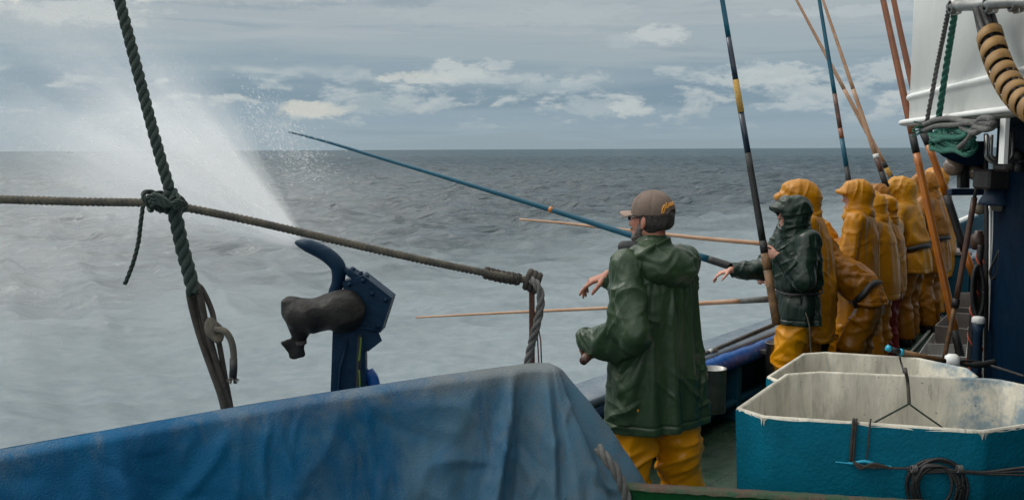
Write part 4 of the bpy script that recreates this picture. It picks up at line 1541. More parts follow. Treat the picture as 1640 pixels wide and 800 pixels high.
GR = 'fishing rods held by the crew'
Lp = lambda a, b, t_: tuple(a[i] + (b[i] - a[i]) * t_ for i in range(3))


def seg(a, b, cuts):
    """Splits a straight pole at fractions."""
    return [[Lp(a, b, cuts[i]), Lp(a, b, cuts[i + 1])] for i in range(len(cuts) - 1)]


a, bq = (1244, 520, 6.62), (1150, -40, 6.95)
t_of = lambda y: (520 - y) / 560
cu = [0, t_of(432), t_of(405), t_of(385), t_of(245), t_of(180), t_of(128), t_of(60), 1]
sg = seg(a, bq, cu)
rod('fishing_rod', "upright navy and black rod with yellow wrapping held by the green hooded man", 'fishing rod',
    [('butt', M_WOODBUTT, sg[0], 0.031, 0.030), ('butt', M_WOODBUTT, sg[1], 0.030, 0.029), ('grip', M_RODBLACK, sg[2], 0.029, 0.028), ('grip', M_RODBLACK, sg[3], 0.026, 0.024),
     ('shaft', M_RODNAVY, sg[4], 0.023, 0.021), ('yellow_band', M_YELLOW, sg[5], 0.0235, 0.0225), ('shaft', M_RODNAVY, sg[6], 0.021, 0.019), ('shaft', M_RODBLUE, sg[7], 0.019, 0.017)], GR, 12)
ro = rod('fishing_rod', "long blue rod reaching out over the water with its tip in the spray", 'fishing rod',
         [('grip', M_RODBLACK, [(1232, 446, 7.35), (1185, 431, 7.45), (1135, 415, 7.55)], 0.034, 0.031),
          ('shaft', M_RODBLUE, [(1135, 415, 7.55), (1015, 378, 7.8), (880, 335, 8.1), (740, 292, 8.4), (600, 250, 8.75), (520, 226, 8.95), (463, 211, 9.1)], 0.030, 0.010)], GR, 12)
mb = MB()
c, c2 = P(879, 334.6, 8.1), P(886, 337, 8.09)
mb.tube([c, c2], 0.026, 10)
mb.build('ring_wrap', M_ORANGEPOLE, ro)
rod('fishing_rod', "pale bamboo rod pointing left just above the capped man's shoulder line", 'fishing rod',
    [('shaft', M_BAMBOO, [(1235, 391, 7.9), (1120, 381, 8.1), (1000, 368, 8.3), (900, 357, 8.5), (832, 351, 8.6)], 0.020, 0.010)], GR)
rod('fishing_rod', "pale bamboo rod held low over the water behind the capped man", 'fishing rod',
    [('grip', mat_('grey_tape', (0.13, 0.13, 0.125), (0.09, 0.09, 0.085), 30, 0.7), [(1243, 478, 7.2), (1185, 482, 7.25)], 0.027, 0.022),
     ('shaft', M_BAMBOO, [(1185, 482, 7.25), (1090, 487, 7.4), (950, 494, 7.55), (800, 501, 7.75), (666, 508, 7.9)], 0.020, 0.008)], GR)
a, bq = (1361, 300, 8.6), (1308, -25, 9.1)
sg = seg(a, bq, [0, 0.10, 0.24, 0.29, 0.46, 1])
rod('fishing_rod', "tall blue rod rising behind the visored man in orange", 'fishing rod',
    [('grip', M_RODBLACK, sg[0], 0.025, 0.023), ('shaft', M_RODBLUE, sg[1], 0.022, 0.021), ('red_band', M_REDPOLE, sg[2], 0.0215, 0.021), ('brown_section', M_BROWNPOLE, sg[3], 0.021, 0.020), ('shaft', M_RODBLUE, sg[4], 0.020, 0.016)], GR)
a, bq = (1436, 300, 9.8), (1268, -14, 10.2)
sg = seg(a, bq, [0, 0.06, 0.10, 0.13, 0.5, 1])
rod('fishing_rod', "tan bamboo rod leaning most to the left among the tall rods", 'fishing rod',
    [('grip', M_RODBLACK, sg[0], 0.030, 0.028), ('yellow_band', M_YELLOW, sg[1], 0.028, 0.027), ('dark_band', M_RODBLACK, sg[2], 0.0275, 0.027), ('shaft', M_BAMBOO, sg[3], 0.026, 0.020), ('shaft', M_BAMBOO, sg[4], 0.020, 0.013)], GR)
a, bq = (1420, 300, 9.4), (1313, -14, 9.8)
sg = seg(a, bq, [0, 0.08, 0.15, 0.17, 0.5, 1])
rod('fishing_rod', "tan bamboo rod with black foot wrapped in white, crossing the most slanted rod", 'fishing rod',
    [('grip', M_RODBLACK, sg[0], 0.030, 0.029), ('shaft', M_BROWNPOLE, sg[1], 0.027, 0.026), ('white_band', M_WHITE, sg[2], 0.028, 0.028), ('shaft', M_BAMBOO, sg[3], 0.025, 0.020), ('shaft', M_BAMBOO, sg[4], 0.020, 0.013)], GR)
# stowed poles leaning on the wheelhouse
GP = 'stowed poles leaning at the wheelhouse'
a, bq = (1543, 592, 7.75), (1409, -25, 8.5)
yf = lambda y: (592 - y) / 617
sg = seg(a, bq, [0, yf(528), yf(245), yf(215), 1])
rod('stowed_pole', "long orange pole with black foot standing nearer the orange clad men", 'pole',
    [('foot', M_RODBLACK, sg[0], 0.034, 0.034), ('shaft', M_ORANGEPOLE, sg[1], 0.034, 0.031), ('grip', M_RODBLACK, sg[2], 0.032, 0.032), ('shaft', M_REDPOLE, sg[3], 0.031, 0.024)], GP, 12)
rod('stowed_pole', "orange and black pole crossing behind the longer orange pole", 'pole',
    [('foot', M_ORANGEPOLE, [(1562, 448, 8.1), (1545, 402, 8.15)], 0.033, 0.033), ('grip', M_RODBLACK, [(1545, 402, 8.15), (1516, 312, 8.25)], 0.034, 0.033),
     ('shaft', M_ORANGEPOLE, [(1516, 312, 8.25), (1487, 232, 8.35)], 0.031, 0.030), ('grip', M_RODBLACK, [(1487, 232, 8.35), (1478, 212, 8.4)], 0.031, 0.031), ('shaft', M_REDPOLE, [(1478, 212, 8.4), (1446, 70, 8.6), (1425, -30, 8.7)], 0.029, 0.022)], GP, 12)
rod('stowed_pole', "thin dark brown pole leaning right with a pointed tip under the blue beam", 'pole',
    [('tip', M_DARK, [(1565, 292, 7.0), (1561, 316, 7.0)], 0.008, 0.014), ('shaft', M_BROWNPOLE, [(1561, 316, 7.0), (1532, 478, 7.0)], 0.022, 0.02), ('joint', M_RODBLACK, [(1532, 478, 7.0), (1529, 492, 7.0)], 0.029, 0.029), ('shaft', M_WOODBUTT, [(1529, 492, 7.0), (1511, 580, 7.0)], 0.017, 0.017)], GP)
rod('gaff_handle', "wooden gaff handle with blue tape rings lying over the bins", 'gaff',
    [('shaft', M_WOODBUTT, [(1513, 578, 5.45), (1446, 564, 5.4)], 0.017, 0.017), ('tape', M_CYAN, [(1446, 564, 5.4), (1441, 563, 5.4)], 0.0195, 0.0195), ('grip', M_RODBLACK, [(1441, 563, 5.4), (1426, 559, 5.4)], 0.017, 0.017), ('tape', M_CYAN, [(1426, 559, 5.4), (1420, 556, 5.4)], 0.0195, 0.0195)])
bl_ = thing('float_lever', P(1530, 578, 5.6), "white round float with a black lever beside the gaff handle", 'float')
mb = MB()
mb.lathe([(0.0, -0.045), (0.03, -0.042), (0.046, -0.02), (0.046, 0.02), (0.03, 0.042), (0.012, 0.044), (0.012, 0.03), (0, 0.03)], P(1525, 578, 5.6), (0.9, -0.4, 0), n=22)
mb.build('ball', M_WHITE, bl_)
mb = MB()
mb.tube(spline([P(1533, 581, 5.6), P(1552, 584, 5.6), P(1575, 583, 5.62), P(1592, 580, 5.65)], 6), [0.012] * 8 + [0.02] * 11, 10)
mb.tube(spline([P(1537, 578, 5.6), P(1560, 578, 5.62), P(1590, 586, 5.6), P(1640, 602, 5.2)], 6), 0.008, 8)
mb.build('lever', M_BLACK, bl_)
# striped hoses and coil
for k, (x0, x1) in enumerate(((1571, 1552), (1579, 1566))):
    hs = thing('striped_hose', P(x1, 600, 7.0), ("left black hose with orange spiral stripe standing at the blue wall", "right black hose with orange spiral stripe standing at the blue wall")[k], 'hose', 'striped hoses at the blue wall')
    pts = resample(spline([P(x0, 392, 7.05), P(lerp(x0, x1, .3), 440, 7.02), P(lerp(x0, x1, .75), 520, 7.0), P(x1, 620, 6.98)], 8), 0.02)
    mb = MB()
    mb.tube(pts, 0.024, 10)
    mb.build('tube', M_BLACK, hs)
    mb = MB()
    dd_ = np.arange(len(pts)) * 0.02
    h_ = [p_ + A3(0.022 * math.cos(d_ / 0.2 * 6.28), 0.022 * math.sin(d_ / 0.2 * 6.28), 0) for p_, d_ in zip(resample(pts, 0.01), np.arange(0, 9, 0.01))]
    mb.tube(h_, 0.0085, 6)
    mb.build('stripe', mat_('orange_stripe', (0.42, 0.07, 0.03), None, rough=0.5), hs)
hc = thing('hose_coil', P(1567, 470, 6.9), "black hose coil hanging in a tall loop beside the blue wall", 'hose')
for k in range(5):
    mb = MB()
    mb.tube(spline([P(1566 + (9 - k) * math.cos(a_), 465 + (40 - 4 * k) * math.sin(a_), 6.85 + 0.02 * k) for a_ in np.linspace(0, 6.28, 12, endpoint=False)], 6, True), 0.014, 8)
    mb.build('loop', M_BLACK, hc)
rl_ = thing('rope_roller', P(1567, 520, 6.8), "white flanged roller with a blue base beside the hose coil", 'roller')
mb = MB()
mb.lathe([(0.0, -0.03), (0.04, -0.03), (0.046, -0.02), (0.046, 0.01), (0.035, 0.02), (0, 0.025)], P(1567, 511, 6.8), n=22)
mb.build('roller', M_WHITE, rl_)
mb = MB()
mb.lathe([(0.03, -1.2), (0.035, -0.3), (0.03, -0.1), (0.045, -0.032), (0, -0.032)], P(1567, 511, 6.8), n=18)
mb.build('base', M_NAVY, rl_)


# pale fish boxes on deck
def fishbox(corners, z, h, m, label, div=False):
    c = [np.array(G(x, y, z)) for x, y in corners]
    ctr = sum(c) / 4
    o = thing('fish_box', (ctr[0], ctr[1], z - h), label, 'fish box', 'pale plastic fish boxes on deck')
    t_ = 0.02
    ins = [q + nrm((ctr - q) * A3(1, 1, 0)) * t_ * 1.4 for q in c]
    dz_ = A3(0, 0, h)
    tap = lambda q, k: ctr * A3(1, 1, 0) + (q - ctr) * A3(k, k, 0) + A3(0, 0, q[2])
    mb = MB()
    rings = [[tap(q, 0.93) - dz_ for q in c], [q for q in c], [q for q in ins], [tap(q, 0.92) - dz_ * 0.92 for q in ins]]
    for a_, b_ in zip(rings[:-1], rings[1:]):
        mb.add(a_ + b_, [(i, (i + 1) % 4, 4 + (i + 1) % 4, 4 + i) for i in range(4)], smooth=False)
    mb.add(rings[-1], [(0, 1, 2, 3)], smooth=False)
    mb.build('tray', m, o)
    if div:
        mb = MB()
        a_, b_ = lerp(c[0], c[1], .5), lerp(c[3], c[2], .5)
        a_, b_ = lerp(a_, b_, 0.03), lerp(a_, b_, 0.97)
        w_ = nrm(c[1] - c[0]) * 0.008
        mb.box((a_ + b_) / 2 - dz_ * .45, (b_ - a_) / 2, w_, dz_ * .44)
        mb.build('divider', m, o)
    return o


fishbox([(1470, 567), (1494, 533), (1552, 533), (1548, 572)], 0.26, 0.25, M_BOXWHITE, "white divided fish box on deck just behind the bins", True)
fishbox([(1497, 521), (1520, 500), (1562, 502), (1550, 527)], 0.34, 0.30, M_BOXBROWN, "grey brown fish box on deck behind the white one")
fishbox([(1526, 492), (1534, 468), (1566, 468), (1562, 493)], 0.36, 0.32, M_BOXBROWN, "farthest grey brown fish box near the teal locker")
o = MB().tube(spline([G(1452, 571, .03), G(1475, 545, .03), G(1495, 522, .03), G(1514, 500, .03)], 6), 0.016, 8).build('deck_hose', mat_('pale_hose', (0.30, 0.32, 0.28), (0.2, 0.22, 0.2), 10, 0.5))
tag(o, "pale hose lying on the green deck beside the fish boxes", 'hose')
o = MB().tube(spline([G(1514, 500, .03), G(1506, 496, .03), G(1501, 503, .03), G(1506, 511, .03), G(1518, 505, .03)], 6), 0.011, 8).build('hose_end', M_STEEL)
tag(o, "grey looped end of hose on the green deck", 'hose')
# thin pole lying out along the cap rail
rp2 = thing('slim_pole', RL(2.0, .12, .62), "slim grey pole lying along the outside of the cap rail", 'pole')
mb = MB()
mb.tube(resample([P(1122, 568, 6.45), P(1240, 518, 7.6)], .1), 0.013, 8)
mb.build('shaft', M_ROPE_GREY, rp2)
mb = MB()
mb.tube([P(1136, 564, 6.55), P(1146, 560, 6.62)], 0.022, 10)
mb.build('ferrule', M_STEEL, rp2)
# small boat far out
sh = thing('distant_boat', tuple(P(112, 242, 1500) * A3(1, 1, 0) + A3(0, 0, SEA_Z)), "tiny pale boat far off on the horizon at the left", 'boat')
c = np.array(world_loc(sh))
mb = MB()
mb.add([c + A3(*q) for q in ((-5, 0, 1.2), (-4.5, 1.2, 0), (4, 1.2, 0), (6, 0, 1.8), (4, -1.2, 0), (-4.5, -1.2, 0), (-5, 1.4, 1.5), (4, 1.4, 1.9), (4, -1.4, 1.9), (-5, -1.4, 1.5))],
       [(0, 1, 2, 3), (0, 5, 4, 3), (6, 7, 3, 2, 1), (9, 5, 4, 3, 8), (6, 7, 3, 8, 9), (6, 1, 0, 5, 9)], smooth=False)
mb.build('hull', M_BOXBROWN, sh)
mb = MB()
mb.box(c + A3(-1.2, 0, 3.0), (1.5, 0, 0), (0, 0.9, 0), (0, 0, 1.4))
mb.build('cabin', M_BOXWHITE, sh)

# ------------------------------------------------------------------ people
def pvc(name, c, c2, rough=0.30, drops=None):
    m = mat_(name, c, c2, 4.5, rough, rough + 0.16, spec=0.32, specks=drops, speck_scale=85, speck_th=0.765, bump=0.12, bscale=38, mixlo=0.3, mixhi=0.75)
    return m


M_ORANGE = pvc('orange_oilskin', (0.43, 0.180, 0.001), (0.32, 0.125, 0.001))
M_ORANGE_LIT = pvc('lit_orange_oilskin', (0.60, 0.255, 0.001), (0.52, 0.20, 0.001))  # brighter orange copy: light on the near men's trousers put into the colour
M_YELLOWER = pvc('yellow_orange_oilskin', (0.45, 0.205, 0.004), (0.36, 0.15, 0.004))
M_ORANGE2 = pvc('worn_shaded_orange_oilskin', (0.27, 0.105, 0.002), (0.20, 0.072, 0.002))  # worn oilskin, darkened further with the crew's shade put into the colour
M_GREENSKIN = pvc('dark_green_oilskin', (0.019, 0.040, 0.018), (0.027, 0.050, 0.024), 0.28, (0.24, 0.27, 0.24))  # pale flecks are highlights of water drops painted into the colour
M_GREENSKIN2 = pvc('black_green_oilskin', (0.007, 0.018, 0.012), (0.011, 0.025, 0.017), 0.24)
M_REDTROUSER = pvc('red_oilskin', (0.20, 0.012, 0.012), (0.14, 0.010, 0.010))
M_SKIN = mat_('weathered_skin', (0.36, 0.155, 0.10), (0.30, 0.115, 0.072), 30, 0.5, bump=0.1, bscale=120)
M_SKIN2 = mat_('skin', (0.46, 0.235, 0.17), (0.40, 0.18, 0.125), 30, 0.5, bump=0.1, bscale=120)
M_BOOT = mat_('rubber_boot', (0.012, 0.014, 0.014), (0.02, 0.02, 0.02), 12, 0.4)
M_BELT = mat_('dark_belt', (0.012, 0.011, 0.011), None, rough=0.55)
M_HAIR = mat_('dark_hair', (0.014, 0.011, 0.010), (0.03, 0.026, 0.024), 60, 0.6, bump=0.6, bscale=150)
M_BEARD = mat_('grey_beard', (0.15, 0.135, 0.125), (0.06, 0.05, 0.045), 55, 0.8, bump=0.8, bscale=160)
M_LINER = mat_('dark_lining', (0.012, 0.014, 0.016), None, rough=0.7)
M_GLOVE = mat_('dark_glove', (0.014, 0.016, 0.015), (0.02, 0.022, 0.02), 20, 0.5)
UP = A3(0, 0, 1)


def ridged(p_, s=0):
    w = perlin(p_ * 0.6, s + 9)[..., None] * 0.6
    return np.clip(1 - np.abs(perlin(p_ + w, s)) * 2.6, -0.6, 1)


def crease(x):
    """Sharp-topped folds with wide flat valleys, from a noise value."""
    return np.clip(1 - np.abs(x) * 3.9, 0, 1) ** 1.15


class Folds:
    """Cloth folds as displacement along the normal; zones: (centre, axis, radius, frequency, amplitude).
    A zone's creases run across its axis."""
    def __init__(s, zones, base=0.010, seed=0, stretch=(4.0, 4.0, 1.5), fine=0.003):
        s.z, s.b, s.s, s.st, s.fi = zones, base, seed, np.array(stretch), fine

    def __call__(s, v, n):
        d = s.b * 0.5 * perlin(v * 3.2, s.s)
        mask = np.clip(perlin(v * 2.2, s.s + 3) * 1.6 + 0.45, 0.0, 1)
        wob = perlin(v * 3.0, s.s + 9)[..., None] * 0.5
        d += s.b * 1.1 * crease(perlin(v * s.st + wob, s.s + 1)) * mask
        for k, tilt in ((2, A3(0.6, 0.2, 0.77)), (4, A3(-0.5, 0.35, 0.79))):
            t = v @ nrm(tilt)
            w_ = v + nrm(tilt) * (t * 2.6)[:, None]
            mk = np.clip(perlin(v * 3.0, s.s + 10 + k) * 2.2 - 0.1, 0, 1)
            d += s.b * 0.9 * mk * crease(perlin(w_ * 3.0, s.s + 12 + k))
        d += s.fi * crease(perlin(v * A3(11, 11, 6) + wob, s.s + 5)) * mask
        for i, (c, ax, rad, fr, am) in enumerate(s.z):
            o = v - c
            t = o @ ax
            w = np.exp(-(np.linalg.norm(o, axis=1) / rad) ** 2)
            q = (o - np.outer(t, ax)) * 3.0 + np.outer(t * fr * 0.85, ax) + wob * 0.8
            d += am * 1.2 * w * (crease(perlin(q, s.s + 20 + i)) - 0.12)
        return d


def with_hem(base, c):
    """Adds the stitched turn-up above a garment's lower edge."""
    return lambda v, n: base(v, n) - 0.0035 * np.exp(-((v[:, 2] - v[:, 2].min() - 0.045) / 0.006) ** 2) + 0.0015 * (v[:, 2] < v[:, 2].min() + 0.04)


def drape(name, v, q, openings, pinned, collider, mat, parent, frames=26, grow=0.06, bend=0.6, mass=0.35, sub=1, thick=0.004, creases=None):
    """Lets a garment shell settle over the wearer: openings are (point, direction) planes whose caps are cut away."""
    fc = v[q].mean(1)
    fn = np.cross(v[q[:, 2]] - v[q[:, 0]], v[q[:, 3]] - v[q[:, 1]])
    fn /= np.linalg.norm(fn, axis=1)[:, None] + 1e-12
    keep = np.ones(len(q), bool)
    for c, d, rad in openings:
        keep &= ~((np.abs((fc - c) @ d) < 0.03) & (fn @ d > 0.6) & (np.linalg.norm(fc - c, axis=1) < rad))
    q = q[keep]
    used = np.unique(q)
    re_ = np.full(len(v), -1)
    re_[used] = np.arange(len(used))
    v, q = v[used], re_[q]
    org = world_loc(parent)
    me = fast_mesh(name, v, q)
    ob = bpy.data.objects.new(name, me)
    COL.objects.link(ob)
    pw = pinned(v)
    vg = ob.vertex_groups.new(name='pin')
    for w_ in (0.25, 0.5, 0.75, 1.0):
        ids = np.nonzero(np.abs(pw - w_) <= 0.125)[0]
        if len(ids):
            vg.add(ids.tolist(), w_, 'REPLACE')
    cv, cq = collider.mesh()
    co = bpy.data.objects.new('tmp_collider', fast_mesh('tmp_collider', relax(cv, cq, 1), cq))
    COL.objects.link(co)
    cm = co.modifiers.new('c', 'COLLISION')
    co.collision.thickness_outer = 0.006
    co.collision.cloth_friction = 12
    md = ob.modifiers.new('cloth', 'CLOTH')
    st = md.settings
    st.quality = 5
    st.mass = mass
    st.tension_stiffness = 40
    st.compression_stiffness = 30
    st.shear_stiffness = 14
    st.bending_stiffness = bend
    st.tension_damping = st.compression_damping = 8
    st.shear_damping = 6
    st.bending_damping = 0.6
    st.air_damping = 2.5
    st.shrink_min = -grow
    st.shrink_max = -grow
    st.vertex_group_mass = 'pin'
    st.pin_stiffness = 1
    md.collision_settings.distance_min = 0.006
    md.collision_settings.collision_quality = 2
    md.collision_settings.use_self_collision = False
    md.point_cache.frame_start, md.point_cache.frame_end = 1, frames
    scene.frame_start, scene.frame_end = 1, frames
    for fr_ in range(1, frames + 1):
        scene.frame_set(fr_)
    dg = bpy.context.evaluated_depsgraph_get()
    me2 = bpy.data.meshes.new_from_object(ob.evaluated_get(dg))
    n_ = len(me2.vertices)
    nv = np.empty(n_ * 3, np.float32)
    me2.vertices.foreach_get('co', nv)
    nv = nv.reshape(-1, 3).astype(float)
    bpy.data.objects.remove(ob)
    bpy.data.objects.remove(co)
    scene.frame_set(1)
    nv = relax(nv, q, 1, 0.25)
    tmp = link('tmp_fine', fast_mesh('tmp_fine', nv, q))
    m1 = tmp.modifiers.new('sub', 'SUBSURF')
    m1.levels = m1.render_levels = sub
    me3 = bpy.data.meshes.new_from_object(tmp.evaluated_get(bpy.context.evaluated_depsgraph_get()))
    bpy.data.objects.remove(tmp)
    n_ = len(me3.vertices)
    fv = np.empty(n_ * 3, np.float32)
    me3.vertices.foreach_get('co', fv)
    fv = fv.reshape(-1, 3).astype(float)
    fq = np.empty(len(me3.loops), np.int32)
    me3.loops.foreach_get('vertex_index', fq)
    fq = fq.reshape(-1, 4)
    if creases is not None:
        fv = fv + vnormals(fv, fq) * creases(fv, None)[:, None]
    o = link(name, fast_mesh(name, fv - org, fq), mat, parent)
    m2 = o.modifiers.new('thick', 'SOLIDIFY')
    m2.thickness = thick
    m2.offset = -1
    return o


def hand_prims(W, d, pn, th, s=1.0, curl=(0.5, 0.55, 0.6, 0.65), bend=1.0, thumb=0.6):
    """W wrist, d finger direction, pn direction the palm faces, th thumb side."""
    d, pn = nrm(d), nrm(np.asarray(pn, float) - nrm(d) * np.dot(pn, nrm(d)))
    th = nrm(np.asarray(th, float) - d * np.dot(th, d) - pn * np.dot(th, pn))
    P_ = []
    kn = W + d * 0.092 * s
    P_.append((loft_([(W + d * 0.005 * s, 0.026 * s, 0.018 * s), (W + d * 0.045 * s, 0.036 * s, 0.0165 * s), (kn, 0.040 * s, 0.0145 * s)], th), 0.006))
    for i, (off, L) in enumerate(((0.030, 0.92), (0.010, 1.0), (-0.010, 0.94), (-0.029, 0.76))):
        p0 = kn - d * 0.008 * s + th * off * s
        ang = 0.0
        ls = (0.046 * L * s, 0.028 * L * s, 0.022 * L * s)
        rr = (0.0098 * s, 0.0088 * s, 0.0078 * s, 0.0066 * s)
        dd = nrm(d + th * off * 2.0)
        for j in range(3):
            ang += curl[i] * bend * (1.0, 1.15, 0.7)[j]
            dir_ = dd * math.cos(ang) + pn * math.sin(ang)
            p1 = p0 + dir_ * ls[j]
            P_.append((cap_(p0, p1, rr[j], rr[j + 1]), 0.003))
            p0 = p1
    t0 = W + d * 0.028 * s + th * 0.026 * s + pn * 0.004 * s
    t1 = t0 + nrm(d * 0.75 + th * 0.75 + pn * thumb * 0.7) * 0.042 * s
    t2 = t1 + nrm(d * 0.9 + th * 0.25 + pn * thumb) * 0.032 * s
    t3 = t2 + nrm(d * 0.9 - th * 0.05 + pn * thumb * 1.3) * 0.024 * s
    for a, b, ra, rb in ((t0, t1, 0.015, 0.0115), (t1, t2, 0.011, 0.0098), (t2, t3, 0.0096, 0.0075)):
        P_.append((cap_(a, b, ra * s, rb * s), 0.005))
    return P_


def head_prims(c, f, u, s=1.0, jaw=1.0):
    """Head centre c, face direction f, up u."""
    f = nrm(f)
    u = nrm(u - f * np.dot(u, f))
    r = np.cross(f, u)
    q = lambda a, b, cc: c + (r * a + f * b + u * cc) * s
    A = (r, f, u)
    out_ = [(ell_(q(0, -0.012, 0.028), np.array((0.076, 0.097, 0.090)) * s, A), 0.0),
            (ell_(q(0, 0.040, -0.020), np.array((0.062, 0.052, 0.078)) * s, A), 0.02),
            (ell_(q(0, 0.060, -0.078), np.array((0.036, 0.034, 0.030)) * s * jaw, A), 0.025),
            (cap_(q(-0.05, 0.0, -0.055), q(-0.024, 0.058, -0.088), 0.020 * s, 0.018 * s), 0.02),
            (cap_(q(0.05, 0.0, -0.055), q(0.024, 0.058, -0.088), 0.020 * s, 0.018 * s), 0.02),
            (cap_(q(-0.034, 0.080, 0.028), q(0.034, 0.080, 0.028), 0.012 * s), 0.012),
            (cap_(q(0, 0.090, 0.016), q(0, 0.112, -0.028), 0.009 * s, 0.014 * s), 0.007),
            (ell_(q(0.013, 0.098, -0.031), np.array((0.010, 0.012, 0.009)) * s, A), 0.005),
            (ell_(q(-0.013, 0.098, -0.031), np.array((0.010, 0.012, 0.009)) * s, A), 0.005),
            (cap_(q(-0.045, 0.066, -0.018), q(-0.04, 0.06, -0.03), 0.016 * s), 0.015),
            (cap_(q(0.045, 0.066, -0.018), q(0.04, 0.06, -0.03), 0.016 * s), 0.015),
            (cap_(q(-0.017, 0.089, -0.053), q(0.017, 0.089, -0.053), 0.0075 * s), 0.005),
            (cap_(q(-0.014, 0.086, -0.064), q(0.014, 0.086, -0.064), 0.0085 * s), 0.005),
            (ell_(q(0, 0.080, -0.090), np.array((0.020, 0.018, 0.016)) * s, A), 0.01)]
    for sg in (-1, 1):
        out_.append((ell_(q(0.078 * sg, -0.012, -0.008), np.array((0.009, 0.020, 0.031)) * s, (nrm(r * sg + f * 0.35), f, u)), 0.006))
        out_.append((cap_(q(0.074 * sg, -0.006, -0.03), q(0.077 * sg, -0.008, -0.036), 0.008 * s), 0.006))
    cuts = [(ell_(q(0.033 * sg, 0.103, 0.008), np.array((0.019, 0.016, 0.012)) * s, A), 0.008) for sg in (-1, 1)]
    return out_, cuts, q, A


def ik(S, W, l1, l2, hint):
    d = W - S
    L = np.linalg.norm(d)
    if L > (l1 + l2) * 0.995:
        W = S + d / L * (l1 + l2) * 0.995
        d = W - S
        L = np.linalg.norm(d)
    a = (l1 * l1 - l2 * l2 + L * L) / (2 * L)
    h = math.sqrt(max(0.0, l1 * l1 - a * a))
    dn = d / L
    hp = nrm(hint - dn * np.dot(hint, dn))
    return S + dn * a + hp * h, W


